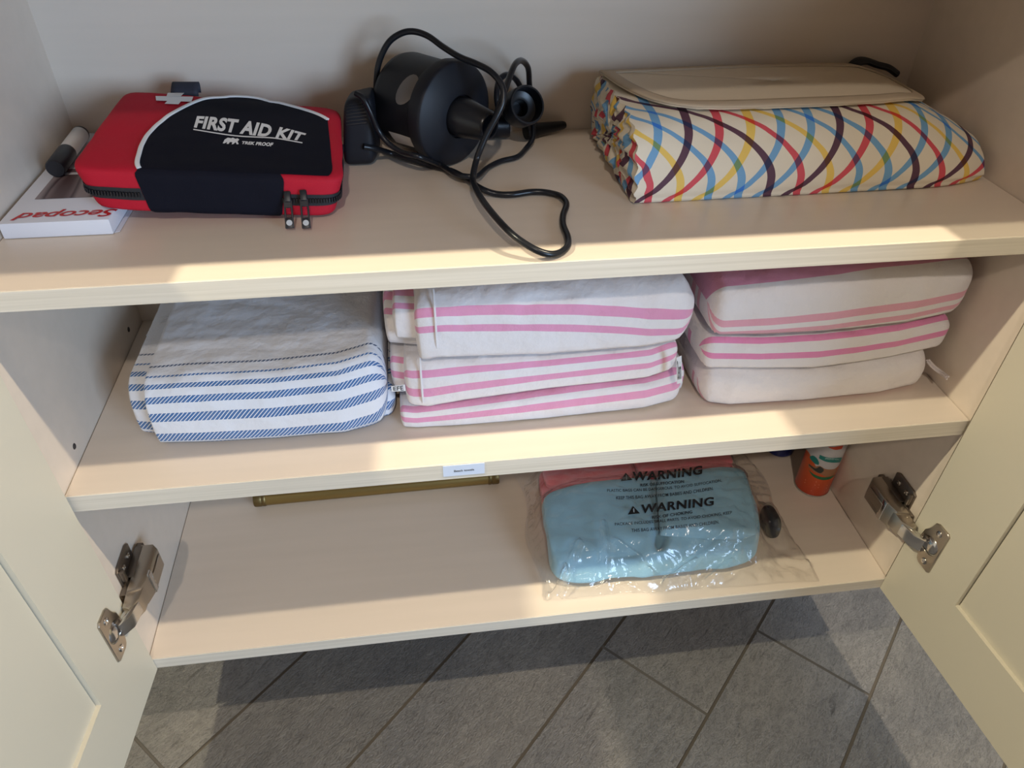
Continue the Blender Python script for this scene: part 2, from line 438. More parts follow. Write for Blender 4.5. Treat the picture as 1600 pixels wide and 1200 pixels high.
def sample(pts, n):
    """n points along a smooth curve through pts"""
    pts = [np.array(p, float) for p in pts]; out = []; m = len(pts)
    for i in range(m - 1):
        p0, p1, p2, p3 = pts[max(i - 1, 0)], pts[i], pts[i + 1], pts[min(i + 2, m - 1)]
        for k in range(24):
            t = k / 24; out.append(.5 * (2 * p1 + (p2 - p0) * t + (2 * p0 - 5 * p1 + 4 * p2 - p3) * t * t + (3 * p1 - p0 - 3 * p2 + p3) * t ** 3))
    out.append(pts[-1]); out = np.array(out); d = np.r_[0, np.cumsum(np.linalg.norm(np.diff(out, axis=0), axis=1))]
    q = np.linspace(0, d[-1], n); return np.c_[tuple(np.interp(q, d, out[:, i]) for i in range(out.shape[1]))]

# ------------------------------------------------------------------ top shelf: white box, marker, first aid kit
M_card = mat('white_card', (.66, .66, .70), .5)
M_red_ink = mat('red_print', (.52, .02, .025), .5)
box = empty('cardboard_box', (.048, -.11, ZT)); tag(box, 'flat white cardboard box with red script lettering under the red first aid bag', 'box')
BX0, BX1, BY0, BY1, BZ = .0035, .0945, -.219, -.004, ZT + .0150
o = B().box((BX0, BY0, ZT + .0004), (BX1, BY1, BZ), .0012).obj('carton', M_card, box)
B().prism([(.0945, -.216), (.0985, -.214), (.0985, -.1), (.0945, -.1)], ZT + .0004, ZT + .0008, None).obj('carton_flap', M_card, box, False)
topz = lambda u, v: onz(u, v, BZ + .0004)
parts = [quad_text('Secopad', [(151, 322), (14, 333), (22, 343), (158, 333)], lambda u, v: tuple(onz(u, v, BZ + .0005)), .03, .0)]
def seco():
    V, F, _ = text_mesh('Secopad', .018, .35)
    x0, x1, y0, y1 = .098, .012, -.196, -.211       # reads from the back of the shelf: baseline towards the back wall
    return [(x0 + (x1 - x0) * s, -.1955 - .0 - .0185 * t + .0, BZ + .0005) for s, t in V], F
link('lettering', merge([seco()]), M_red_ink, box, False)
def flat_rect(x0, x1, y0, y1, z): return [(x0, y0, z), (x1, y0, z), (x1, y1, z), (x0, y1, z)], [(0, 1, 2, 3)]
def pic_mat():
    m = mat('brown_photo_print', (.2, .13, .12), .45); t = NT(m)
    tc = t.n('TexCoord'); wv = t.n('TexWave'); wv.inputs['Scale'].default_value = 9; wv.inputs['Distortion'].default_value = 5; wv.inputs['Detail'].default_value = 1.2
    t.l(tc.outputs['Object'], wv.inputs[0])
    t.l(t.ramp(wv.outputs['Color'], [(.1, (.085, .05, .05)), (.45, (.16, .115, .115)), (.6, (.05, .025, .028)), (.9, (.26, .21, .21))], 'LINEAR'), t.b.inputs['Base Color']); return m
link('printed_picture', merge([flat_rect(.018, .09, -.172, -.118, BZ + .0004)]), pic_mat(), box, False)
link('printed_stripe', merge([flat_rect(.026, .09, -.112, -.104, BZ + .0004)]), mat('mauve_print', (.13, .075, .085), .5), box, False)
gl = [flat_rect(.04, .09 - .012 * (k % 3 == 2), -.0965 + k * .0042, -.0952 + k * .0042, BZ + .0004) for k in range(8)]
link('printed_lines', merge(gl), mat('grey_print', (.22, .19, .20), .6), box, False)
link('red_heading', merge([flat_rect(.052, .09, -.052, -.047, BZ + .0004), flat_rect(.06, .09, -.04, -.036, BZ + .0004)]), M_red_ink, box, False)

mk = empty('marker_pen', (.022, -.09, BZ)); tag(mk, 'thick white marker pen with black cap lying on the white box', 'marker pen')
a = onz(86, 264, BZ + .0094); bq = onz(127, 208, BZ + .0094)
axm = Vector(bq - a); L_ = axm.length; Mk = Matrix.Translation(Vector(a)) @ axm.to_track_quat('Z', 'Y').to_matrix().to_4x4()
B().lathe([(.0001, .04), (.0078, .04), (.0082, .042), (.0082, L_ - .004), (.0072, L_), (.0001, L_)], Mk, 28).obj('barrel', mat('white_plastic', (.62, .60, .58), .4), mk)
B().lathe([(.0001, 0), (.0078, 0), (.0087, .0015), (.0087, .040), (.0084, .0415), (.0078, .0415)], Mk, 28).obj('cap', mat('black_plastic_satin', (.012, .013, .018), .4), mk)
B().lathe([(.0001, L_ + .0005), (.0074, L_ + .0004), (.0082, L_ - .002), (.0083, L_ - .0045)], Mk, 28).obj('end_plug', mat('black_plug', (.012, .012, .014), .5), mk)

M_red = mat('red_nylon', (.43, .010, .026), .7, spec=.2, bump=(900, .25, .0006))
M_navy = mat('navy_black_nylon', (.0055, .006, .012), .75, spec=.12, bump=(900, .2, .0005))
M_white = mat('white_reflective', (.70, .70, .70), .4)
M_blk = mat('black_plastic', (.009, .010, .014), .42)
M_zip = mat('black_zipper_tape', (.012, .012, .015), .7)
KZ = ZT + .0162
kit = empty('first_aid_bag', (.19, -.12, ZT)); tag(kit, 'red and navy first aid kit bag with white cross, tilted on the white box', 'first aid kit')
K = Soft([[[(.086, -.040, KZ + .0005), (.078, -.042, .3055)], [(.080, -.207, KZ + .0005), (.067, -.202, .2885)]],
          [[(.287, -.060, ZT + .0012), (.292, -.060, .2870)], [(.287, -.210, ZT + .0012), (.301, -.205, .2700)]]], 13, .0011, 26, 3)
link('bag_body', K.mesh(30), M_red, kit)
kt, kf = K.top(.0009), K.front(.0009)
seg = lambda F, pts, g=(0, 0): [solve(F, *p, *g) for p in pts]
pip_px = [(214, 267), (216, 245), (222, 226), (236, 205), (262, 182), (295, 164), (335, 153), (375, 151), (415, 157), (455, 166), (492, 177), (512, 187)]
pab = [solve(K.top(.001), u, v, -.3, 0) for u, v in pip_px]
pab[0][1] = -.985
pab = sample(pab, 60)
# navy panel over the top: from the piping down to the front edge and along to the right
rows, n = [], 26
aR, bR = pab[-1]
for i, (a_, b_) in enumerate(pab):
    row = []
    # each piping point is joined to a point on the front edge
    t = i / 59; ae = pab[0][0] + (.93 - pab[0][0]) * min(1, max(0, (a_ - pab[0][0]) / (aR - pab[0][0])))
    for j in range(n): q = j / (n - 1); row.append(K.at((a_ + (ae - a_) * q, b_ + (-.999 - b_) * q, 1), .0009))
    rows.append(row)
link('top_panel', grid(rows), M_navy, kit)
aL = pab[0][0]
fa = solve(K.front(.001), 443, 300, .5, 0)[0]
rows = [[K.at((x, -1, z), .0011) for z in np.linspace(.999, -.97, 16)] for x in np.linspace(aL - .012, fa, 30)]
link('front_panel', grid(rows), M_navy, kit)
rows = [[K.at((x, -1, z), .0010) for z in np.linspace(.999, .52, 8)] for x in np.linspace(fa, .93, 12)]
B().tube([K.at((a_, b_, 1), .0013) for a_, b_ in pab], .0021, 8, 1, flat=.55).obj('white_piping', M_white, kit)
# zipper along the front and round both sides
def zipper_path():
    pts = [K.at((-1, b, -.12), .0006) for b in np.linspace(.6, -.93, 24)]
    pts += [K.at((x, -1, -.12), .0006) for x in np.linspace(-.97, aL - .01, 8)]
    q = [K.at((x, -1, -.12), .0006) for x in np.linspace(fa, .97, 10)]
    q += [K.at((1, b, -.12), .0006) for b in np.linspace(-.93, .6, 24)]
    return pts, q
def zstrip(path_fn, c0, c1, lift):
    out = []
    for rng in path_fn: out.append([[K.at((*p, c), lift) for c in np.linspace(c0, c1, 5)] for p in rng])
    return out
rngL = [(-1, b) for b in np.linspace(.6, -.95, 20)] + [(x, -1) for x in np.linspace(-.97, aL - .015, 8)]
rngR = [(x, -1) for x in np.linspace(fa + .004, .97, 10)] + [(1, b) for b in np.linspace(-.95, .6, 20)]
zs = []
for rg in (rngL, rngR):
    me_ = [[K.at((p[0], p[1], c), .0008) for c in np.linspace(-.36, .18, 5)] for p in rg]
    n0 = len(me_[0]); zs.append(([q for r in me_ for q in r], [(i * n0 + j, (i + 1) * n0 + j, (i + 1) * n0 + j + 1, i * n0 + j + 1) for i in range(len(me_) - 1) for j in range(n0 - 1)]))
for rg, z_ in zip((rngL, rngR), zs):
    zp = link('zipper', merge([z_]), M_zip, kit); b = B()
    P = sample([K.at((p[0], p[1], -.09), .0018) for p in rg], 70)
    for i in range(len(P) - 1):
        d = Vector(P[i + 1] - P[i]).normalized(); Mz = Matrix.Translation(Vector(P[i])) @ d.to_track_quat('X', 'Z').to_matrix().to_4x4()
        b.box((-.0006, -.0009, -.0021), (.0006, .0009, .0021), 0, 1, Mz)
    b.obj('zipper_teeth', M_blk, zp, False)
for (u0, v0, u1, v1) in ((449, 306, 453, 357), (474, 304, 479, 357)):
    A = solve(K.front(.003), u0, v0, .6, 0); p0 = Vector(K.at((A[0], -1, A[1]), .003)); p1 = Vector(onz(u1, v1, ZT + .0035))
    d = (p1 - p0); ln = d.length; Mp = Matrix.Translation(p0) @ Matrix((d.normalized().cross(Vector((0, -.8, .6))).normalized(), d.normalized(), d.normalized().cross(Vector((0, -.8, .6))).normalized().cross(d.normalized()))).transposed().to_4x4()
    pl = B().box((-.0030, -.004, -.002), (.0030, .006, .002), .0008, 2, Mp)
    for s_ in (-1, 1): pl.box((s_ * .0030 - .0009, .004, -.0008), (s_ * .0030 + .0009, ln, .0008), .0004, 1, Mp)
    pl.box((-.0036, ln - .010, -.0008), (.0036, ln, .0008), .0007, 2, Mp); pl.box((-.0032, .004, -.0008), (.0032, .011, .0008), .0005, 1, Mp)
    z = pl.obj('zipper_pull', M_blk, kit)
    B().lathe([(.0001, .0009), (.0026, .0009), (.0028, .0006)], Mp @ Matrix.Translation((0, ln - .005, 0)), 18).obj('zipper_badge', mat('grey_badge', (.45, .45, .45), .4), z)
# white cross
ktop = lambda u, v, l=.0013: (lambda ab: K.at((ab[0], ab[1], 1), l))(solve(K.top(l), u, v, -.4, .5))
def px_poly(name, rings, to3d, m, parent):
    V, F = [], []
    for r in rings:
        n0 = len(V); V += [to3d(*p) for p in r]; F.append(tuple(range(n0, n0 + len(r))))
    return link(name, mesh(V, F), m, parent, False)
px_poly('white_cross', [[(243, 150), (302, 151), (299, 159), (244, 157)], [(262, 145), (288, 145), (282, 151), (260, 151)], [(262, 157), (283, 158), (279, 163), (257, 162)]], ktop, M_white, kit)
lt = [quad_text('FIRST AID KIT', [(302.7, 199.2), (472.5, 220.2), (478.7, 208.6), (306, 181)], ktop, .042, .1, 1.06, 1.0, -5.5)]
V = [ktop(u, v) for u, v in sample([(302, 203), (362.5, 212.4), (403.8, 215.2), (431, 216.9), (472.5, 224)], 30)]
V2 = [ktop(u, v) for u, v in sample([(302, 201.2), (362.5, 210.6), (403.8, 213.4), (431, 215.1), (472.5, 222.2)], 30)]
lt.append((V + V2, [(i, i + 1, 31 + i, 30 + i) for i in range(29)]))
lt.append(quad_text('TREK PROOF', [(377.5, 225), (426, 229), (427.5, 223), (378.5, 220.5)], ktop, .05, .12, 1.05))
lion = [(348, 224), (351, 218), (356, 215), (361, 216), (364, 215), (368, 217), (371, 216), (374, 218), (371, 221), (373, 225), (370, 225.5), (368, 222), (365, 225), (362, 225.5), (363, 222), (359, 222), (357, 225), (354, 224.5), (355, 221.5), (351, 224)]
lt.append(([ktop(*p) for p in lion], [tuple(range(len(lion)))]))
link('lettering', merge(lt), M_white, kit, False)
# hanging loop at the back edge
pa, pb2, pc, pd = ony(267, 149, -.046), ony(311, 150, -.046), ony(309, 132, -.040), ony(268, 132, -.040)
rows = [[p1 + (p2 - p1) * t for p1, p2 in ((pa, pb2),)][0] for t in np.linspace(0, 1, 6)]
lo_ = [pa + (pb2 - pa) * t for t in np.linspace(0, 1, 6)]; hi_ = [pd + (pc - pd) * t for t in np.linspace(0, 1, 6)]
P = []
for s_ in np.linspace(0, 1, 13):
    ang = s_ * PI; k = math.sin(ang) ** .5 if 0 < s_ < 1 else 0
    P.append([lo_[i] + (hi_[i] - lo_[i]) * k + np.array([0, .012 * (s_ - .1), 0]) for i in range(6)])
o = link('hanging_loop', grid(P), mat('navy_webbing', (.02, .022, .035), .7), kit)
md = o.modifiers.new('thick', 'SOLIDIFY'); md.thickness = .0012

# ------------------------------------------------------------------ electric air pump with its adapter and cord
M_pump = mat('black_pump_plastic', (.008, .009, .013), .5, spec=.3)
M_pump2 = mat('black_gloss_plastic', (.008, .009, .012), .3, spec=.35)
pump = empty('air_pump', (.40, -.07, ZT)); tag(pump, 'black electric air pump with wide round face, short nozzle and tangled cord', 'air pump')
axis = Vector((.66, -.745, .0)).normalized(); PC = Vector((.4085, -.092, ZT + .0526))
MP = Matrix.Translation(PC) @ axis.to_track_quat('Z', 'Y').to_matrix().to_4x4()
B().lathe([(.0001, -.078), (.041, -.078), (.046, -.074), (.0475, -.068), (.0475, -.022), (.048, -.018), (.0505, -.015)], MP, 56).obj('motor_housing', M_pump, pump)
B().lathe([(.046, -.018), (.0512, -.016), (.0520, -.012), (.0520, -.003), (.0512, .0), (.0505, .0005), (.049, .0015), (.03, .0075), (.023, .0085), (.0215, .0085), (.021, .004), (.0001, .004)], MP, 64).obj('front_cover', M_pump, pump)
B().lathe([(.0195, .004), (.0195, .018), (.0185, .020), (.0145, .046), (.0128, .048), (.0112, .048), (.0108, .046), (.012, .02), (.0001, .02)], MP, 40).obj('air_nozzle', M_pump2, pump)
# oval clear sticker and small white label wrapped on the housing
def on_cyl(R):
    def f(th, h): return MP @ Vector((R * math.cos(th), R * math.sin(th), h))
    return f
fc = on_cyl(.0480)
def cyl_solve(u, v, g=(0, -.05)):
    best = None
    for th0 in np.linspace(-PI, PI, 24, endpoint=False):
        q = proj(fc(th0, -.05)) - (u, v); P = fc(th0, -.05); d = (P - PC) - axis * ((P - PC).dot(axis)); vis = d.dot(Vector(CAM) - P)
        if vis > 0 and (best is None or np.hypot(*q) < best[0]): best = (np.hypot(*q), th0)
    return solve(lambda a_, b_: fc(a_, b_), u, v, best[1], -.05)
def cyl_patch(name, poly, m):
    ab = [cyl_solve(*p) for p in poly]; c = np.mean(ab, axis=0)
    V = [tuple(fc(*c))]; F = []
    for s_ in (.5, 1): V += [tuple(fc(*(c + (np.array(q) - c) * s_))) for q in ab]
    k = len(ab)
    for i in range(k): j = (i + 1) % k; F += [(0, 1 + i, 1 + j), (1 + i, 1 + k + i, 1 + k + j, 1 + j)]
    return link(name, mesh(V, F), m, pump)
el = []
for k in range(20):
    t = 2 * PI * k / 20; x, y = 27 * math.cos(t), 13 * math.sin(t); a_ = math.radians(-58); el.append((636 + x * math.cos(a_) - y * math.sin(a_), 140 + x * math.sin(a_) + y * math.cos(a_)))
cyl_patch('oval_sticker', el, mat('grey_film_sticker', (.15, .135, .125), .4))
wl = cyl_patch('white_label', [(607, 205), (625, 210), (643, 216), (648, 224), (653, 232), (636, 227), (619, 222), (612, 213)], mat('white_sticker', (.5, .48, .45), .5))
# power adapter: plug box standing beside the red bag
ad = Soft([[[(.2925, -.052, ZT + .001), (.3015, -.052, .300)], [(.2885, -.092, ZT + .001), (.297, -.090, .301)]],
           [[(.3305, -.050, ZT + .001), (.3315, -.048, .305)], [(.3225, -.092, ZT + .001), (.3275, -.090, .305)]]], 6)
adp = link('power_adapter', ad.mesh(12), M_pump, pump)
b = B()
for k in range(7):
    z = .9 - k * .1
    b.tube([ad.at((x, -1, z), .0004) for x in np.linspace(-.75, .55, 8)], .0009, 6, 1)
b.obj('grip_ridge', M_pump, adp)
CR = .0031
def Y_(u, v, y): return tuple(ony(u, v, y))
def Zs(u, v, h=.0): return tuple(onz(u, v, ZT + CR + .0009 + h))
big = [Y_(588, 172, -.045), Y_(588, 130, -.05), Y_(592, 98, -.05), Y_(606, 68, -.05), Y_(625, 53, -.05), Y_(645, 49, -.052), Y_(668, 56, -.06), Y_(692, 73, -.075), Y_(718, 89, -.095), Y_(745, 100, -.11), Y_(768, 113, -.125), Y_(785, 135, -.135), Y_(786, 158, -.142), Y_(777, 180, -.146), Y_(762, 207, -.149),
       Y_(751, 232, -.152), Y_(744, 252, -.155), Zs(739, 280, .016), Zs(746, 300, .017), Zs(765, 328, .017), Zs(797, 363, .014), Zs(827, 385, .008), Zs(852, 396, .003), Zs(872, 396), Zs(886, 386), Zs(887, 371), Zs(880, 352), Zs(880, 336), Zs(885, 319), Zs(876, 307), Zs(855, 301), Zs(830, 300), Zs(800, 304), Zs(775, 303), Zs(752, 295, .003), Zs(728, 279), Zs(705, 267), Zs(670, 258), Zs(640, 248, .003), Y_(612, 240, -.078), Y_(585, 232, -.09), Y_(568, 229, -.094)]
B().tube(big, CR, 10, 6).obj('power_cord', M_pump2, pump)
lp = [Y_(556, 146, -.094), Y_(568, 154, -.1), Y_(580, 178, -.102), Y_(592, 205, -.1), Y_(607, 224, -.105), Y_(628, 238, -.115), Y_(655, 245, -.13), Zs(688, 258, .004), Zs(712, 272, .0065), Zs(735, 276, .007), Zs(748, 274, .005), Zs(762, 262), Zs(782, 252), Zs(808, 245), Zs(822, 232), Y_(833, 214, -.055), Y_(832, 190, -.045)]
B().tube(lp, CR * .9, 10, 6).obj('power_cord', M_pump2, pump)
ls = [Y_(779, 172, -.075), Y_(776, 150, -.07), Y_(779, 128, -.06), Y_(790, 117, -.05), Y_(803, 121, -.034), Y_(812, 134, -.022), Y_(817, 150, -.014)]
B().tube(ls, CR, 10, 6).obj('power_cord', M_pump2, pump)
ls = [Y_(772, 190, -.135), Y_(783, 158, -.13), Y_(797, 118, -.10), Y_(806, 99, -.08), Y_(816, 95, -.06), Y_(825, 106, -.040), Y_(827, 128, -.020), Y_(828, 150, -.010)]
B().tube(ls, CR, 10, 6).obj('power_cord', M_pump2, pump)
# loose nozzles behind and beside the pump
grp = 'loose black pump nozzles'
o = empty('pump_nozzle', (.484, -.045, ZT)); tag(o, 'wide black cup shaped pump nozzle with its open mouth facing out', 'pump nozzle', grp)
ax2 = Vector((.30, -.80, .45)).normalized(); c2 = Vector(ony(817, 167, -.058)); Mn = Matrix.Translation(c2) @ ax2.to_track_quat('Z', 'Y').to_matrix().to_4x4()
B().lathe([(.0001, -.026), (.011, -.026), (.0115, -.023), (.013, -.016), (.0195, -.012), (.0205, -.009), (.0205, .010), (.0195, .0115), (.0178, .0115), (.0172, .009), (.0172, -.004), (.012, -.006), (.009, -.006), (.009, -.02), (.0001, -.02)], Mn, 44).obj('nozzle_body', M_pump2, o)
o = empty('pump_nozzle', (.466, -.05, ZT)); tag(o, 'black barrel shaped pump nozzle lying half hidden under the wide cup nozzle', 'pump nozzle', grp)
Mn = Matrix.Translation((.430, -.0215, ZT + .0164)) @ Vector((1, -.02, 0)).to_track_quat('Z', 'Y').to_matrix().to_4x4()
B().lathe([(.0001, -.002), (.0145, -.002), (.0158, 0), (.0158, .026), (.0148, .0275), (.0148, .042), (.0135, .044), (.0001, .044)], Mn, 36).obj('nozzle_body', M_pump2, o)
o = empty('pump_nozzle', (.52, -.02, ZT)); tag(o, 'slim tapered black pump nozzle tip pointing right along the back board', 'pump nozzle', grp)
p0 = Vector(ony(836, 203, -.024)); p1 = Vector(ony(883, 195, -.012)); d = p1 - p0
Mn = Matrix.Translation(p0) @ d.to_track_quat('Z', 'Y').to_matrix().to_4x4()
B().lathe([(.0001, -.012), (.009, -.012), (.0092, -.002), (.0078, .004), (.0048, d.length - .003), (.0036, d.length), (.0001, d.length)], Mn, 26).obj('nozzle_body', M_pump2, o)

# ------------------------------------------------------------------ folded picnic blanket
BL0, BL1 = .572, .952
def bl_sec(x):
    """cross-section of the roll: list of (y, z) from the bottom back, round the front, to the back"""
    t = (x - BL0) / (BL1 - BL0)
    top = .0735 - .004 * math.cos(2 * PI * t) * .3
    e = max(0, (t - .74) / .26); top *= 1 - .48 * e ** 1.5
    yf = -.206 + .006 * t + .012 * max(0, (t - .8) / .2) ** 2
    yb = -.014
    return yf, yb, top
def bl_point(x, s):
    """s in [0,1]: 0 bottom back .. .3 bottom front .. .6 top front .. .95 top back .. 1 bottom back"""
    yf, yb, h = bl_sec(x)
    key = [(0, yb - .01, .0015), (.12, yb - .06, .0), (.27, yf + .012, 0), (.305, yf, .006), (.36, yf - .001, .26 * h), (.44, yf + .008, .58 * h), (.52, yf + .026, .86 * h), (.58, yf + .046, .975 * h), (.66, yf + .075, h), (.78, yf + .12, h), (.88, yb - .022, .97 * h), (.94, yb - .004, .75 * h), (.97, yb, .4 * h), (1, yb - .01, .0015)]
    for (a0, y0, z0), (a1, y1, z1) in zip(key, key[1:]):
        if s <= a1: break
    i = key.index((a0, y0, z0)); pm = key[max(i - 1, 0)]; pn = key[min(i + 2, len(key) - 1)]; t = (s - a0) / (a1 - a0)
    def cr(p0, p1, p2, p3): return .5 * (2 * p1 + (p2 - p0) * t + (2 * p0 - 5 * p1 + 4 * p2 - p3) * t * t + (3 * p1 - p0 - 3 * p2 + p3) * t ** 3)
    return cr(pm[1], y0, y1, pn[1]), ZT + max(.0008, cr(pm[2], z0, z1, pn[2]))
def blanket_mat():
    m = mat('striped_canvas', (.7, .65, .55), .72, bump=(1400, .2, .0005)); t = NT(m)
    uv = t.n('UVMap'); sx = t.n('SeparateXYZ'); t.l(uv.outputs[0], sx.inputs[0]); x, v = sx.outputs[0], sx.outputs[1]
    cream, pur, red, yel, blu = (.68, .605, .48), (.085, .032, .055), (.56, .065, .085), (.70, .47, .10), (.145, .32, .52)
    s = t.math('DIVIDE', v, .105)
    sa = t.math('MULTIPLY', t.math('SINE', t.math('MINIMUM', t.math('MULTIPLY', s, PI / 2 / .8), PI / 2)), .047)
    sb = t.math('MULTIPLY', t.math('SINE', t.math('MINIMUM', t.math('MULTIPLY', t.math('SUBTRACT', 1.0, s), PI / 2 / .8), PI / 2)), .076)
    per = .1545
    def stops(w):
        out = [(0.0, cream)]
        for k, c in enumerate((pur, red, yel, blu, blu)):
            a_ = .2 * k + .1 - w / 2; out += [(a_, c), (a_ + w, cream)]
        return out
    fa_ = t.math('FRACT', t.math('DIVIDE', t.math('SUBTRACT', t.math('SUBTRACT', x, sa), .579 - .0155), per))
    fb_ = t.math('FRACT', t.math('DIVIDE', t.math('SUBTRACT', t.math('SUBTRACT', x, sb), .633 - .0155 ), per))
    ca = t.ramp(fa_, stops(.056)); cb = t.ramp(fb_, stops(.052))
    # cloth printed over cloth: overlaps multiply
    dv = t.n('Mix', data_type='RGBA', blend_type='DIVIDE'); dv.inputs[0].default_value = 1; t.l(cb, dv.inputs[6]); dv.inputs[7].default_value = (*cream, 1)
    t.l(t.mix(1.0, ca, dv.outputs[2], 'MULTIPLY'), t.b.inputs['Base Color']); return m
M_blanket = blanket_mat()
bl = empty('picnic_blanket', (.765, -.11, ZT)); tag(bl, 'folded picnic blanket of cream canvas with crossing coloured stripes and beige flap', 'picnic blanket')
NX, NS = 70, 84
P, UV = [], []
for i in range(NX + 1):
    x = BL0 + (BL1 - BL0) * i / NX; r, ur = [], []
    for j in range(NS):
        s = j / NS; y, z = bl_point(x, s)
        w = .0012 * noise.noise(Vector((x * 22, y * 25, z * 25))) + .0007 * noise.noise(Vector((x * 60, y * 70, z * 60)))
        ee = max(0, 1 - (x - BL0) / .02)
        r.append((x + .002 * math.sin(j * 1.3) * ee, y - w * 1.3, max(ZT + .0006, z + w)))
        # distance up the front from the bottom edge
        ur.append((x, (s - .305) / (.58 - .305) * .105))
    P.append(r); UV.append(ur)
me = grid([r + [r[0]] for r in P], [u + [(u[0][0], (1 - .305) / .275 * .105)] for u in UV]); link('rolled_canvas', me, M_blanket, bl)
# gathered left end and pinched right end
def end_cap(name, row, x0, dirx, depth, nf, uvs):
    cy = np.mean([p[1] for p in row]); cz = np.mean([p[2] for p in row]); rows, uv = [], []
    for k, q in enumerate(np.linspace(1, .02, 34)):
        r, u = [], []
        for j, p in enumerate(row):
            yy = cy + (p[1] - cy) * q; zz = cz + (p[2] - cz) * q
            # layers of cloth folded over one another, their edges slanting down to the front
            d = .36 * (yy - cy) - .93 * (zz - cz) + .004 * noise.noise(Vector((yy * 22, zz * 30, 5)))
            ph = d / .0135; lay = math.floor(ph); fr_ = ph - lay
            fold = (.0075 * (fr_ ** .6) - .004 + .004 * noise.noise(Vector((yy * 40, zz * 40, lay * 3.1)))) * min(1, (1 - q) * 9)
            xx = p[0] + dirx * (depth * math.sin((1 - q) * PI) * .5 + fold)
            r.append((xx, yy, max(ZT + .0008, zz))); u.append((uvs + (yy - cy) * .9 + .043 * lay + .004 * fr_, .05 + .013 * (fr_ - .5) + .021 * (lay % 3)))
        rows.append(r); uv.append(u)
    return link(name, grid([r + [r[0]] for r in rows], [u + [u[0]] for u in uv]), M_blanket, bl)
end_cap('gathered_end', P[0], BL0, -1, .008, 9, .3)
end_cap('pinched_end', P[-1], BL1, 1, .006, 9, .7)
def bl_top(x, y):
    best = 0
    for s in np.linspace(.5, .94, 60):
        yy, zz = bl_point(min(max(x, BL0), BL1), s)
        if abs(yy - y) < .003: best = max(best, zz)
    return best or bl_point(min(max(x, BL0), BL1), .6)[1]
M_beige = mat('beige_canvas', (.66, .565, .435), .75, bump=(1300, .2, .0005)); M_trim = mat('beige_binding', (.46, .37, .27), .8, bump=(1600, .3, .0005))
outl_ = [(.571, -.035), (.574, -.062), (.583, -.100), (.598, -.133), (.622, -.156), (.66, -.164), (.72, -.166), (.78, -.165), (.84, -.160), (.875, -.149), (.900, -.126), (.914, -.095), (.915, -.065), (.909, -.04), (.84, -.036), (.74, -.034), (.64, -.034)]
oc = sample(outl_ + [outl_[0]], 90)[:-1]; cen = np.array([.745, -.095])
def flap_rows(qs, lift):
    R = []
    for q in qs:
        R.append([(lambda p: (p[0], p[1], bl_top(p[0], max(p[1], -.171)) + lift + .0038 + .0015 * max(0, (-.14 - p[1]) / .03)))(cen + (o_ - cen) * np.array([1 - (1 - q), 1 - (1 - q)])) for o_ in oc])
    return R
rows = flap_rows([1, .97, .9, .75, .5, .25, .03], 0); flap = link('flap', grid([r + [r[0]] for r in rows]), M_beige, bl)
md = flap.modifiers.new('thick', 'SOLIDIFY'); md.thickness = .002; md.offset = 0
tng = np.roll(oc, -1, 0) - np.roll(oc, 1, 0); nrm_ = np.c_[-tng[:, 1], tng[:, 0]]; nrm_ /= np.linalg.norm(nrm_, axis=1)[:, None]
if ((cen - oc) * nrm_).sum() < 0: nrm_ = -nrm_
def fl_z(p): return bl_top(p[0], max(p[1], -.171)) + .0048 + .0015 * max(0, (-.14 - p[1]) / .03)
R = [[(lambda p: (p[0], p[1], fl_z(p) + .0012 * (0 if q in (-.06, 1) else 1)))(o_ + n_ * q * .013) for o_, n_ in zip(oc, nrm_)] for q in (-.06, .04, .3, .6, .92, 1)]
tr = link('binding', grid([r + [r[0]] for r in R]), M_trim, flap); md = tr.modifiers.new('thick', 'SOLIDIFY'); md.thickness = .0012; md.offset = 0
# black carrying handle standing up at the back
hp = [tuple(ony(1328, 112, -.028)), tuple(ony(1338, 98, -.020)), tuple(ony(1352, 95, -.016)), tuple(ony(1370, 101, -.017)), tuple(ony(1388, 106, -.020)), tuple(ony(1402, 116, -.024))]
B().tube(hp, .0075, 8, 6, flat=.5).obj('carry_handle', mat('black_webbing', (.012, .014, .02), .6), bl)

# ------------------------------------------------------------------ towels
def towel_mat(name, base, stops, twill=False, tint=None):
    """stops: (height up the towel in metres from its bottom front fold, colour)"""
    m = mat(name, base, .9, spec=.15, sheen=.25, bump=(750, .35, .0009)); t = NT(m)
    uv = t.n('UVMap'); sx = t.n('SeparateXYZ'); t.l(uv.outputs[0], sx.inputs[0])
    f = t.math('MULTIPLY_ADD', sx.outputs[1], 1 / .4, .25)          # v = -.1 .. .3 -> 0 .. 1
    c = t.ramp(f, [(0, base)] + [((v + .1) / .4, c_) for v, c_ in stops])
    if twill:
        ph = t.math('FRACT', t.math('DIVIDE', t.math('SUBTRACT', sx.outputs[0], t.math('MULTIPLY', sx.outputs[1], .75)), .0042))
        c = t.mix(t.math('GREATER_THAN', ph, .72), c, base)
    nz = t.n('TexNoise'); nz.inputs['Scale'].default_value = 60; t.l(uv.outputs[0], nz.inputs[0])
    tc = t.n('TexCoord'); n5 = t.n('TexNoise'); n5.inputs['Scale'].default_value = 38; n5.inputs['Detail'].default_value = 3; t.l(tc.outputs['Object'], n5.inputs[0])
    b5 = t.n('Bump'); b5.inputs['Strength'].default_value = .6; b5.inputs['Distance'].default_value = .007; t.l(n5.outputs[0], b5.inputs['Height'])
    b0 = t.b.inputs['Normal'].links[0].from_node; t.l(b5.outputs[0], b0.inputs['Normal'])
    t.l(t.mix(t.math('MULTIPLY', nz.outputs[0], .14), c, (base[0] * .8, base[1] * .78, base[2] * .76)), t.b.inputs['Base Color'])
    return m
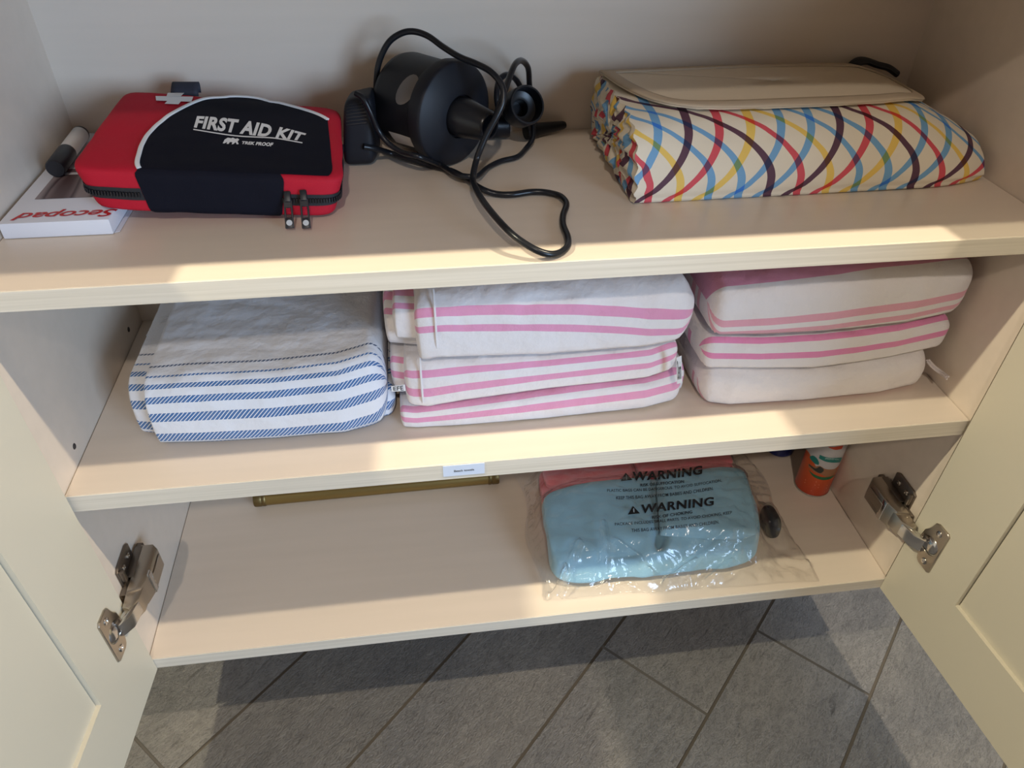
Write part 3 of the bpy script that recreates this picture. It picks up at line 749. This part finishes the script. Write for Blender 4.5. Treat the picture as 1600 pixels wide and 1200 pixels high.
def lerp_key(keys, x):
    xs = [k[0] for k in keys]; return [float(np.interp(x, xs, [k[i] for k in keys])) for i in range(1, len(keys[0]))]
def towel_mesh(keys, yb, endL=.005, endR=.014, sq=2.9, wr=.0022, seed=0, roundf=.024, nx=70, skew=0.0, u0=0.0, sqb=4.6, droop=0.0):
    """folded cloth slab. keys: (x, y front, z bottom, z top)"""
    x0, x1 = keys[0][0], keys[-1][0]; xs = []
    for e, sgn in ((endL, 0), (endR, 1)):
        pass
    st = []
    for a_ in np.linspace(0, PI / 2, 8): st.append((x0 + endL * (1 - math.cos(a_ + 0) if False else 1 - math.cos(a_)), math.sin(a_)))
    st = [(x0 + endL * (1 - math.cos(a_)), math.sin(a_)) for a_ in np.linspace(0.0, PI / 2, 8)]
    st += [(x, 1) for x in np.linspace(x0 + endL, x1 - endR, nx)[1:-1]]
    st += [(x1 - endR * (1 - math.cos(a_)), math.sin(a_)) for a_ in np.linspace(PI / 2, 0.0, 9)]
    H = np.mean([k[3] - k[2] for k in keys]) * 1.18
    P, UV = [], []
    for x, sc in st:
        yf, z0, z1 = lerp_key(keys, x); hh = (z1 - z0) / 2; zc = (z0 + z1) / 2; e = min(roundf, hh * 1.1)
        sce = max(0, sc) ** (2 / sq) if sc < 1 else 1
        r, u = [], []
        ycore = yf + e; hs = hh * sce; yfe = e * (.35 + .65 * sce)
        for y in np.linspace(yb, ycore, 22): r.append((x, y, zc - hs)); u.append((x - u0, -(ycore - y)))
        for a_ in np.linspace(-PI / 2, PI / 2, 25)[1:-1]:
            c, s_ = math.cos(a_), math.sin(a_); sqq = sq if s_ > 0 else sqb; r.append((x, ycore - yfe * abs(c) ** (2 / sqq), zc + hs * math.copysign(abs(s_) ** (2 / sqq), s_)))
            u.append((x - u0, (math.copysign(abs(s_) ** (2 / sqq), s_) + 1) / 2 * H + (e * (1 - abs(c) ** (2 / sqq)) if s_ > 0 else 0)))
        for y in np.linspace(ycore, yb, 34): r.append((x, y, zc + hs)); u.append((x - u0, H + e + (y - ycore)))
        q, uu = [], []
        for (X, Y, Z), (a_, b_) in zip(r, u):
            n1 = noise.noise(Vector((X * 9 + seed, Y * 14, Z * 20))); n2 = noise.noise(Vector((X * 34, Y * 30 + seed, Z * 40))); k = (Z - (zc - hh)) / (2 * hh); n3 = abs(noise.noise(Vector((X * 7 + seed * 2, Y * 30 + X * 9, Z * 45)))); n1 = n1 - .55 * max(0, .25 - n3) / .25
            dz = wr * (n1 + .45 * n2 - 1.15) * (.0 if k < .12 else 1) * sce
            q.append((X + .5 * wr * n2 * sce, Y - wr * (n1 * .8 + .6 * n2) * sce, max(z0 + .0002, Z + dz))); uu.append((a_, b_ + skew * (X - x0) + droop * ((X - x0) / (x1 - x0)) ** 2))
        P.append(q); UV.append(uu)
    return grid([p + [p[0]] for p in P], [u + [u[-1]] for u in UV])
BW = (.74, .755, .80); BLUE = (.032, .13, .34); DNV = (.05, .085, .17)
def pairs(lst, base):
    out = []
    for c, w, col in lst: out += [(c - w / 2, col), (c + w / 2, base)]
    return out
M_blue = towel_mat('blue_striped_cotton', BW, pairs([(.0020, .0100, BLUE), (.0225, .0140, BLUE), (.0570, .0140, BLUE), (.0840, .0105, BLUE), (.1060, .0072, BLUE), (.1225, .0040, BLUE), (.1400, .0020, DNV)], BW), True)
bt = empty('folded_towel', (.2, -.15, 0)); tag(bt, 'white folded towel with blue twill stripes on the left of the middle shelf', 'towel', 'folded towels on the middle shelf')
kb = [(.0755, -.250, .0008, .082), (.12, -.2545, .0008, .086), (.2, -.2575, .0008, .0865), (.27, -.257, .0008, .090), (.318, -.243, .0012, .094)]
link('folded_cloth', towel_mesh(kb, -.02, .005, .018, 2.3, .0022, 1.7, .030), M_blue, bt)
link('inner_fold', towel_mesh([(.052, -.228, .0008, .070), (.09, -.238, .0008, .076)], -.03, .006, .004, 2.3, .0014, 5, .026, 20), M_blue, bt)
b = B()
fp = onz(240, 503, .066)
for k in range(18):
    x, y, z = fp[0] + .010 + .006 * random.random(), fp[1] + .016 * (random.random() - .5), .066 + .004 * random.random()
    b.tube([(x + .006, y, z + .002), (x - .003, y - .003, z + .002), (x - .010 - .006 * random.random(), y - .007, z - .004 - .006 * random.random()), (x - .012 - .008 * random.random(), y - .012, z - .014 - .008 * random.random())], .0008, 5, 3)
fr = b.obj('fringe', mat('white_cotton_thread', BW, .9), bt)
# right hand folds seen under the rounded end
link('inner_fold', towel_mesh([(.29, -.235, .0006, .040), (.3245, -.226, .0006, .037)], -.04, .004, .010, 2.2, .0012, 9, .02, 20), M_blue, bt)

PW = (.77, .735, .735); PK = (.72, .30, .47); PK2 = (.74, .36, .45); PKS = (.66, .265, .40)
def pink_mat(name, st, top=None):
    s = pairs(st, PW)
    if top: s.append((top, PKS))
    return towel_mat(name, PW, s)
GRP = 'folded towels on the middle shelf'
def towel(label, keys, m, yb=-.03, inner=(), **k):
    e = empty('folded_towel', (keys[0][0], -.15, keys[0][2])); tag(e, label, 'towel', GRP)
    link('folded_cloth', towel_mesh(keys, yb, **k), m, e)
    for ik in inner: link('inner_fold', towel_mesh(ik, yb - .01, .004, .004, 2.3, .0012, 4, .02, 20), m, e)
    return e
# middle stack, bottom to top
p1 = towel('pink striped folded towel at the bottom of the middle stack', [(.329, -.246, .0006, .026), (.345, -.249, .0006, .0245), (.40, -.252, .0006, .030), (.485, -.2525, .0006, .0375), (.60, -.249, .0006, .0425), (.648, -.238, .0006, .0445)],
      pink_mat('pink_stripe_cotton', [(.0215, .0105, PK), (.0450, .0120, PK)]), seed=2, skew=-.01, inner=[[(.634, -.226, .002, .038), (.656, -.222, .002, .038)]])
p2 = towel('pink striped folded towel in the middle of the central stack', [(.3365, -.243, .0280, .084), (.345, -.247, .0265, .084), (.36, -.250, .0255, .086), (.40, -.250, .0315, .0855), (.485, -.249, .0390, .082), (.60, -.247, .0440, .0825), (.636, -.238, .0475, .086)],
      pink_mat('pink_stripe_cotton', [(.0255, .0115, PK), (.0500, .0120, PK)]), seed=6, skew=-.03, inner=[[(.3225, -.226, .040, .078), (.35, -.236, .040, .078)]])
p3 = towel('thick pink striped folded towel on top of the middle stack, white hemmed edge', [(.352, -.250, .0875, .162), (.362, -.2525, .0885, .165), (.375, -.253, .0910, .165), (.396, -.252, .0880, .166), (.483, -.252, .0840, .167), (.594, -.251, .0845, .168), (.627, -.249, .0885, .166), (.646, -.240, .0965, .15)],
      pink_mat('pink_stripe_cotton', [(.0540, .0105, PK), (.0780, .0130, PK)]), seed=11, droop=.034, roundf=.034, wr=.0034, endR=.03, inner=[[(.3305, -.234, .108, .152), (.37, -.242, .107, .152)], [(.321, -.215, .0885, .150), (.36, -.225, .0885, .150)]])
# stitched hem on the hanging left edges
M_hem = mat('white_hem', (.76, .74, .75), .9, sheen=.2, bump=(600, .4, .001))
def hem(parent, x, yf, z0, z1, e=.022):
    zc, hh = (z0 + z1) / 2, (z1 - z0) / 2; pts = []
    for a_ in np.linspace(-1.15, 1.3, 24):
        c, s_ = math.cos(a_), math.sin(a_); pts.append((x, yf + e - (e + .0012) * abs(c) ** .8, zc + (hh + .001) * math.copysign(abs(s_) ** .8, s_)))
    B().tube(pts, .0012, 6, 1).obj('hem_seam', M_hem, parent)
hem(p3, .3725, -.2540, .0905, .1655, .032); hem(p2, .3545, -.2505, .0258, .085, .024)
M_tag = mat('white_woven_tag', (.72, .72, .72), .7); M_tagink = mat('tag_print', (.03, .03, .03), .7)
def care_tag(parent, quad, yd, txt):
    P = [ony(*q, yd) for q in quad]; t0 = link('care_tag', mesh(P + [p + np.array([0, .0008, 0]) for p in P], [(0, 1, 2, 3), (7, 6, 5, 4), (0, 4, 5, 1), (1, 5, 6, 2), (2, 6, 7, 3), (3, 7, 4, 0)]), M_tag, parent, False)
    q = [np.array(p, float) for p in quad]; c = sum(q) / 4; qq = [c + (p - c) * .72 for p in q]
    v, f = quad_text(txt, qq, lambda u, v: tuple(ony(u, v, yd - .0004)), .01)
    link('lettering', merge([(v, f)]), M_tagink, t0, False)
care_tag(p2, [(612, 612), (634, 611), (633, 601), (611, 604)], -.241, 'EFE')
# right stack, bottom to top
r1 = towel('plain white folded towel with faint pink edge, bottom of the right stack', [(.667, -.246, .0006, .050), (.70, -.256, .0006, .051), (.787, -.258, .0006, .046), (.88, -.256, .0006, .052), (.942, -.245, .0006, .053)],
      pink_mat('pale_pink_edge_cotton', [(.0045, .0060, PK2)]), seed=14, sq=2.4, endL=.012, roundf=.026)
r2 = towel('folded towel with two bright pink stripes, middle of the right stack', [(.660, -.247, .0515, .093), (.72, -.256, .0525, .093), (.787, -.257, .0475, .092), (.83, -.256, .0500, .093), (.88, -.254, .0535, .095), (.952, -.242, .0545, .098)],
      pink_mat('bright_pink_stripe_cotton', [(.0255, .0095, (.74, .24, .45)), (.0525, .0110, (.74, .24, .45))]), seed=17, skew=-.01, endL=.010, roundf=.022)
r3 = towel('thick white folded towel with pink stripes and pink top, top of right stack', [(.660, -.250, .0945, .160), (.72, -.257, .0945, .166), (.787, -.258, .0935, .170), (.83, -.257, .0945, .173), (.88, -.256, .0965, .173), (.955, -.243, .0995, .168)],
      pink_mat('pink_top_cotton', [(.0105, .0075, PK2), (.0285, .0115, PK2)], .090), seed=23, skew=-.035, roundf=.036, endL=.012, endR=.022)
care_tag(r2, [(1058, 600), (1066, 598), (1065, 556), (1057, 559)], -.262, 'Denim')
b = B()
q0 = [tuple(ony(1449, 563, -.236)), tuple(ony(1458, 573, -.243)), tuple(ony(1470, 582, -.252)), tuple(ony(1480, 590, -.266))]
for k in range(3):
    off = np.array([.0012 * math.cos(k * 2.1), .0012 * math.sin(k * 2.1), .0012 * math.sin(k * 2.1 + 1)])
    b.tube([np.array(p) + off for p in q0], .0013, 6, 5)
b.obj('twisted_fringe', mat('white_cord', (.62, .56, .54), .9), r1)

# ------------------------------------------------------------------ bottom shelf: brass tube, garments in a clear bag, spray can, blue bottle
M_brass = mat('antique_brass', (.33, .235, .085), .34, .9)
rod = empty('brass_tube', (.278, -.072, ZB)); tag(rod, 'slim antique brass tube with ringed ends lying at the back under the middle shelf', 'brass tube')
a = Vector((.0975, -.0735, ZB + .0136)); bq = Vector((.4585, -.0700, ZB + .0136)); d = bq - a; Lr = d.length
Mr = Matrix.Translation(a) @ d.to_track_quat('Z', 'Y').to_matrix().to_4x4()
B().lathe([(.0001, .004), (.0122, .004), (.0122, Lr - .004), (.0001, Lr - .004)], Mr, 40).obj('tube', M_brass, rod)
M_brass_d = mat('dark_brass_cap', (.20, .14, .055), .42, .9)
for z0, s_ in ((0, 1), (Lr, -1)):
    B().lathe([(.0001, z0), (.0124, z0), (.0131, z0 + s_ * .0015), (.0131, z0 + s_ * .010), (.0124, z0 + s_ * .0112), (.0131, z0 + s_ * .0125), (.0131, z0 + s_ * .0155), (.0122, z0 + s_ * .017)], Mr, 40).obj('end_cap', M_brass_d, rod)

M_pinkc = mat('pink_fleece', (.80, .22, .26), .85, sheen=.3, bump=(500, .2, .0008))
M_lblue = mat('light_blue_fleece', (.265, .47, .59), .85, sheen=.3, bump=(500, .2, .0008))
g1 = empty('folded_garment', (.67, -.17, ZB)); tag(g1, 'pink folded cloth at the back inside the clear plastic bag', 'garment')
G1 = Soft(corners((.516, -.215, ZB + .0016), (.818, -.075, ZB + .030)), 9, .0018, 22, 4)
link('folded_cloth', G1.mesh(24), M_pinkc, g1)
G1b = Soft(corners((.522, -.128, ZB + .0312), (.655, -.080, ZB + .043)), 6, .0012, 24, 8); link('left_fold', G1b.mesh(14), M_pinkc, g1)
G1c = Soft(corners((.662, -.118, ZB + .0312), (.812, -.080, ZB + .046)), 6, .0012, 24, 6); link('right_fold', G1c.mesh(14), M_pinkc, g1)
g2 = empty('folded_garment', (.66, -.20, ZB + .03)); tag(g2, 'light blue folded cloth in front inside the clear plastic bag', 'garment')
G2 = Soft([[[(.509, -.140, ZB + .0350), (.512, -.143, ZB + .056)], [(.504, -.280, ZB + .0330), (.507, -.264, ZB + .043)]],
           [[(.818, -.125, ZB + .0350), (.821, -.128, ZB + .060)], [(.796, -.279, ZB + .0330), (.799, -.266, ZB + .043)]]], 7, .0030, 19, 12)
GR = [onz(u, v, ZB + .05) for u, v in ((1020, 735), (1023, 755), (1030, 800), (1033, 850), (1036, 900))]
def groove(P):
    xg = np.interp(-P[1], [-g[1] for g in GR], [g[0] for g in GR]); P = np.array(P); P[2] -= .015 * math.exp(-((P[0] - xg) / .006) ** 2) * max(0, min(1, (P[2] - ZB - .040) / .008)) * max(0, min(1, (P[1] + .262) / .02)); return P
me2 = G2.mesh(44)
for v_ in me2.vertices:
    P_ = groove(v_.co)
    # the front of the cloth hangs down to the shelf in front of the pink one
    w_ = max(0, min(1, (-.224 - P_[1]) / .022)); w_ = w_ * w_ * (3 - 2 * w_); zt_ = ZB + .046
    if P_[2] < zt_: P_[2] += w_ * ((zt_ - (zt_ - P_[2]) * 3.05) - P_[2])
    v_.co = (P_[0], P_[1], max(ZB + .0012, P_[2]))
link('folded_cloth', me2, M_lblue, g2)
gt = G2.top(.0)
def g2top(u, v, l=0.0): ab = solve(G2.top(l), u, v, 0, 0); return G2.at((ab[0], ab[1], 1), l)
# over-folded right half of the blue cloth
A_ = [solve(gt, 1026, 756, 0, .5), solve(gt, 1164, 748, .8, .6), solve(gt, 1192, 846, .9, -.9), solve(gt, 1032, 836, 0, -.8)]
rows = []
for s_ in np.linspace(0, 1, 40):
    r = []
    for t_ in np.linspace(0, 1, 34):
        ab = (A_[0] * (1 - s_) + A_[1] * s_) * (1 - t_) + (A_[3] * (1 - s_) + A_[2] * s_) * t_
        k = min(1, min(s_, 1 - s_) / .04, (1 - t_) / .04); ab = np.clip(ab, -.93, .97)
        r.append(G2.at((ab[0], ab[1], 1), -.0006 + .0120 * max(0, k) ** .5))
    rows.append(r)
link('folded_flap', grid(rows), M_lblue, g2)
o = empty('dark_drawstring_toggle', (.80, -.215, ZB)); tag(o, 'small black round item at the right end inside the clear bag', 'toggle')
T = Soft(corners((.823, -.236, ZB + .0016), (.842, -.192, ZB + .040)), 3.0); link('toggle_body', T.mesh(10), mat('black_rubber', (.012, .013, .018), .5), o)

def film():
    m = bpy.data.materials.new('clear_plastic_film'); m.use_nodes = True; nt = m.node_tree; N, L = nt.nodes, nt.links
    for x in list(N): N.remove(x)
    out = N.new('ShaderNodeOutputMaterial'); mx = N.new('ShaderNodeMixShader'); tr = N.new('ShaderNodeBsdfTransparent'); gl = N.new('ShaderNodeBsdfGlossy')
    tr.inputs[0].default_value = (.97, .97, .97, 1); gl.inputs['Roughness'].default_value = .16
    lw = N.new('ShaderNodeLayerWeight'); lw.inputs[0].default_value = .22
    tc = N.new('ShaderNodeTexCoord'); nz = N.new('ShaderNodeTexNoise'); nz.inputs['Scale'].default_value = 26; nz.inputs['Detail'].default_value = 3; nz.inputs['Distortion'].default_value = 1.2
    bp = N.new('ShaderNodeBump'); bp.inputs['Strength'].default_value = .5; bp.inputs['Distance'].default_value = .006
    L.new(tc.outputs['Object'], nz.inputs[0]); L.new(nz.outputs[0], bp.inputs['Height']); L.new(bp.outputs[0], gl.inputs['Normal']); L.new(bp.outputs[0], lw.inputs['Normal'])
    mm = N.new('ShaderNodeMath'); mm.operation = 'MULTIPLY_ADD'; mm.inputs[1].default_value = .75; mm.inputs[2].default_value = .03
    L.new(lw.outputs['Facing'], mm.inputs[0]); L.new(mm.outputs[0], mx.inputs[0]); L.new(tr.outputs[0], mx.inputs[1]); L.new(gl.outputs[0], mx.inputs[2]); L.new(mx.outputs[0], out.inputs[0]); return m
bag = empty('plastic_bag', (.68, -.18, ZB)); tag(bag, 'clear plastic bag printed with black suffocation and choking warnings, around the folded cloths', 'plastic bag')
BGX0, BGX1, BGY0, BGY1 = .488, .862, -.2945, -.055
from mathutils.bvhtree import BVHTree
def bvh_of(objs):
    V, F = [], []
    for o_ in objs:
        n0 = len(V); V += [o_.matrix_world @ v.co for v in o_.data.vertices]; F += [[i + n0 for i in p.vertices] for p in o_.data.polygons]
    return BVHTree.FromPolygons(V, F)
bpy.context.view_layer.update()
tree = bvh_of([c for e in (g1, g2, o) for c in e.children])
def raw(x, y):
    h = tree.ray_cast(Vector((x, y, .2)), Vector((0, 0, -1))); return (h[0].z - ZB) if h[0] else 0.0
def warp(x, y):
    # the bag is a little out of square: front corner pulled out, right side loose
    return x + .006 * math.sin(y * 40) + .004 * noise.noise(Vector((x * 12, y * 12, 7))), y + .005 * noise.noise(Vector((x * 14, y * 9, 2))) - (.012 * max(0, (x - .55) / .3) if y < -.25 else 0) * ((-.25 - y) / .04 if y < -.25 else 0)
nxg, nyg = 150, 100
gx = np.linspace(BGX0, BGX1, nxg); gy = np.linspace(BGY1, BGY0, nyg)
Hm = np.array([[raw(*warp(x, y)) for y in gy] for x in gx]); H0 = Hm.copy()
for _ in range(60):
    Q = np.pad(Hm, 1, mode='edge'); Hm = np.maximum(H0, (Q[:-2, 1:-1] + Q[2:, 1:-1] + Q[1:-1, :-2] + Q[1:-1, 2:]) / 4)
Hm = Hm + .0040
RIDGE = [(tuple(onz(*p_, ZB + .045)[:2]), tuple(onz(*q_, ZB + .045)[:2]), am) for p_, q_, am in (((1035, 886), (1135, 842), .005), ((865, 908), (905, 852), .005), ((872, 915), (878, 880), .004), ((940, 878), (948, 826), .004), ((1090, 905), (1200, 880), .004), ((960, 850), (1010, 880), .003), ((1150, 850), (1100, 885), .003))]
for i, x in enumerate(gx):
    for j, y in enumerate(gy):
        ed = min((x - BGX0), (BGX1 - x), (BGY1 - y), (y - BGY0))
        wr = .0034 * abs(noise.noise(Vector((x * 30 + y * 25, y * 60 - x * 20, 1)))) + .0012 * abs(noise.noise(Vector((x * 90, y * 90, 4))))
        free = 1.0 if H0[i, j] < .002 else .35
        for (ax_, ay_), (bx_, by_), am in RIDGE:
            ex_, ey_ = bx_ - ax_, by_ - ay_; tt_ = max(0, min(1, ((x - ax_) * ex_ + (y - ay_) * ey_) / (ex_ * ex_ + ey_ * ey_))); dd = math.hypot(x - ax_ - tt_ * ex_, y - ay_ - tt_ * ey_)
            wr += am * 1.5 * max(0, 1 - dd / .006)
        Hm[i, j] = max(H0[i, j] + .0042, Hm[i, j] + wr * (1 + 2 * free)) if ed > .004 else max(.0012 + wr * 1.5, min(Hm[i, j], .004))
def bag_h(x, y):
    for _ in range(1): w_ = warp(x, y); x, y = 2 * x - w_[0], 2 * y - w_[1]
    fx = np.clip((x - BGX0) / (BGX1 - BGX0) * (nxg - 1), 0, nxg - 1.001); fy = np.clip((BGY1 - y) / (BGY1 - BGY0) * (nyg - 1), 0, nyg - 1.001)
    i, j = int(fx), int(fy); a_, b_ = fx - i, fy - j
    return ZB + (Hm[i, j] * (1 - a_) + Hm[i + 1, j] * a_) * (1 - b_) + (Hm[i, j + 1] * (1 - a_) + Hm[i + 1, j + 1] * a_) * b_
P = [[(*warp(x, y), ZB + Hm[i, j]) for j, y in enumerate(gy)] for i, x in enumerate(gx)]
link('film', grid(P), film(), bag)
M_ink = mat('black_bag_print', (.008, .008, .010), .55)
def bagp(u, v, l=.0016):
    z = ZB + .045
    for _ in range(30): p_ = onz(u, v, z); z = .5 * z + .5 * (bag_h(p_[0], p_[1]) + l)
    return tuple(onz(u, v, z))
pr = []
def line(txt, x0, y0, x1, y1, h, bold=0.0, sp=1.0, sag=0.0):
    pr.append(quad_text(txt, [(x0, y0), (x1, y1), (x1 + h * .12 - 1, y1 - h), (x0 + h * .12 - 1, y0 - h)], bagp, bold, 0, sp, sag))
line('WARNING', 987.5, 751, 1097, 741, 14, .034, 1.1, 2.2)
line('RISK OF SUFFOCATION', 1001, 760.4, 1069, 754.6, 4.6, .022)
line('PLASTIC BAGS CAN BE DANGEROUS. TO AVOID SUFFOCATION,', 949, 769, 1128, 753, 5.0, .01, 1, 4.6)
line('KEEP THIS BAG AWAY FROM BABIES AND CHILDREN.', 963, 780.3, 1115, 765.5, 5.0, .01, 1, 3)
line('WARNING', 1001, 802.5, 1115, 790, 14, .034, 1.1)
line('RISK OF CHOKING', 1019, 811.2, 1082, 802.0, 4.8, .022)
line('PACKAGE INCLUDES SMALL PARTS. TO AVOID CHOKING, KEEP', 961, 822, 1144, 803.4, 5.2, .01, 1, 2.2)
line('THIS BAG AWAY FROM BABIES AND CHILDREN.', 987, 831.5, 1124, 817.8, 5.2, .01, 1, 1.5)
def tri(x, y, s):
    A = [(x, y), (x + s, y - .1 * s), (x + .42 * s, y - .72 * s)]; c = np.mean(A, axis=0); I_ = [tuple(c + (np.array(p) - c) * .0) for p in A]
    pr.append(([bagp(*p) for p in A], [(0, 1, 2)]))
tri(970, 751.5, 18); tri(981, 804, 19)
link('warning_print', merge(pr), M_ink, bag, False)
M_mark = mat('grey_mark', (.25, .30, .33), .6)
for x, y, s in ((970, 751.5, 18), (981, 804, 19)):
    ex = [(x + .45 * s, y - .11 * s), (x + .56 * s, y - .13 * s), (x + .555 * s, y - .20 * s), (x + .53 * s, y - .23 * s), (x + .56 * s, y - .27 * s), (x + .52 * s, y - .52 * s), (x + .44 * s, y - .51 * s), (x + .44 * s, y - .25 * s), (x + .48 * s, y - .22 * s), (x + .45 * s, y - .19 * s)]
    link('exclamation_mark', merge([([bagp(*p, .0018) for p in ex], [tuple(range(10))])]), M_mark, bag, False)

# spray can
CC = Vector((.9372, -.137, ZB)); CRR = .0252
can = empty('spray_can', tuple(CC)); tag(can, 'orange and white spray can with green label standing by the right side panel', 'spray can')
Mc = Matrix.Translation(CC + Vector((0, 0, .0004)))
def can_mat():
    m = mat('can_print', (.6, .08, .02), .33); t = NT(m)
    tc = t.n('TexCoord'); sx = t.n('SeparateXYZ'); t.l(tc.outputs['Object'], sx.inputs[0]); x, z = sx.outputs[0], sx.outputs[2]
    arc = t.math('SUBTRACT', t.math('SUBTRACT', z, ZB + .048), t.math('MULTIPLY', t.math('POWER', t.math('DIVIDE', t.math('SUBTRACT', x, CC.x - .002), .024), 2.0), .028))
    up = t.math('GREATER_THAN', arc, 0)
    grad = t.ramp(t.math('DIVIDE', t.math('SUBTRACT', z, ZB), .06), [(0, (.50, .045, .010)), (1, (.62, .10, .022))], 'LINEAR')
    t.l(t.mix(up, grad, (.52, .50, .50)), t.b.inputs['Base Color']); return m
B().lathe([(.0001, .0006), (.019, .0006), (.0225, .0), (.0245, .002), (.0252, .005), (.0252, .150), (.0240, .156), (.018, .163), (.0001, .163)], Mc, 56).obj('can_body', can_mat(), can)
B().lathe([(.0256, .0042), (.0259, .0032), (.0248, .0012), (.0235, .0003)], Mc, 56).obj('bottom_rim', M_chrome, can)
B().lathe([(.0001, .159), (.0205, .159), (.0212, .162), (.0205, .188), (.017, .194), (.0001, .194)], Mc, 48).obj('spray_cap', mat('orange_cap', (.62, .10, .022), .4), can)
def canp(u, v, R=.02535):
    d = ray(u, v); ox, oy = CAM[0] - CC.x, CAM[1] - CC.y; A = d[0] ** 2 + d[1] ** 2; Bq = 2 * (ox * d[0] + oy * d[1]); Cq = ox * ox + oy * oy - R * R
    t_ = (-Bq - math.sqrt(max(0, Bq * Bq - 4 * A * Cq))) / (2 * A); return tuple(CAM + t_ * d)
def can_strip(name, top_, bot, m, R=.02535, n=14):
    a_, b_ = sample(top_, n), sample(bot, n); return link(name, grid([[canp(*a_[i], R), canp(*((a_[i] + b_[i]) / 2), R), canp(*b_[i], R)] for i in range(n)]), m, can)
M_teal = mat('teal_print', (.01, .19, .165), .4); M_green = mat('green_print', (.015, .13, .05), .4)
can_strip('green_arc', [(1263.5, 734), (1272, 741), (1285, 745.5), (1297, 744.5), (1305, 741)], [(1262, 731), (1270, 744), (1284, 750), (1297, 748.5), (1304.5, 743)], M_green)
bnr = can_strip('teal_banner', [(1281, 710.5), (1290, 714), (1302, 715.5), (1316, 714.5)], [(1279.5, 716), (1289, 721), (1301, 723), (1312.5, 722.5)], M_teal)
can_strip('teal_leaf', [(1265, 713), (1271, 712), (1277, 717), (1280, 723.5)], [(1265.5, 716), (1268.5, 720), (1273, 724.5), (1279, 726.5)], M_teal)
can_strip('scenery', [(1263, 724), (1272, 729), (1281, 728), (1290, 733), (1303, 733), (1310, 728)], [(1263, 730), (1272, 737), (1282, 741), (1292, 745), (1302, 742), (1306, 738)], mat('brown_print', (.35, .16, .08), .5))
can_strip('scenery_shade', [(1264, 725), (1274, 732), (1281, 729), (1287, 733)], [(1264, 727), (1274, 736), (1282, 739.5), (1287, 736)], mat('dark_print', (.03, .035, .03), .5), .0255)
can_strip('red_oval', [(1294, 698), (1303, 698.5), (1318, 696)], [(1296.5, 700), (1305, 703), (1315.5, 701.5)], mat('red_label', (.6, .06, .02), .4))
ln = [quad_text('UNSCENTED WITH', [(1289, 717.5), (1310, 719.3), (1311, 717.2), (1290, 714.9)], lambda u, v: canp(u, v, .0256), .02)]
for y, x0, x1 in ((749, 1256, 1290), (753, 1256, 1294), (757, 1270, 1296)):
    ln.append(quad_text('REPELS MOSQUITOES' if y != 757 else 'NET WT 4 OZ', [(x0 - (y - 749) * .1, y + 2.2), (x1, y + 5.8), (x1 + .5, y + 4.0), (x0 + .4, y + .4)], lambda u, v: canp(u, v, .0256), .01))
link('can_lettering', merge(ln[:1]), mat('pale_print', (.45, .6, .58), .5), can, False)
def faint(y0, x0, x1, dy):
    return [canp(x0, y0, .0255), canp(x1, y0 + dy, .0255), canp(x1, y0 + dy + 1.3, .0255), canp(x0, y0 + 1.3, .0255)], [(0, 1, 2, 3)]
link('small_print', merge([faint(749, 1258, 1276, 3.5), faint(753, 1257, 1274, 4.5), faint(757, 1279, 1293, 1), faint(761, 1278, 1292, 1), faint(766, 1267, 1289, 2)]), mat('pale_orange_print', (.75, .27, .15), .5), can, False)
# blue bottle, mostly hidden under the middle shelf
Mb = Matrix.Translation((.9215, -.0505, ZB + .0004))
bo = empty('blue_bottle', (.9215, -.0505, ZB)); tag(bo, 'deep blue round bottle behind the spray can, only its base showing', 'bottle')
B().lathe([(.0001, .001), (.018, .001), (.0215, .0), (.0232, .002), (.0235, .006), (.0235, .12), (.021, .135), (.012, .145), (.0001, .145)], Mb, 44).obj('bottle_body', mat('deep_blue_plastic', (.004, .014, .17), .3), bo)
B().lathe([(.0001, .145), (.0115, .145), (.0115, .165), (.0105, .167), (.0001, .167)], Mb, 28).obj('bottle_cap', mat('blue_cap', (.004, .012, .12), .35), bo)
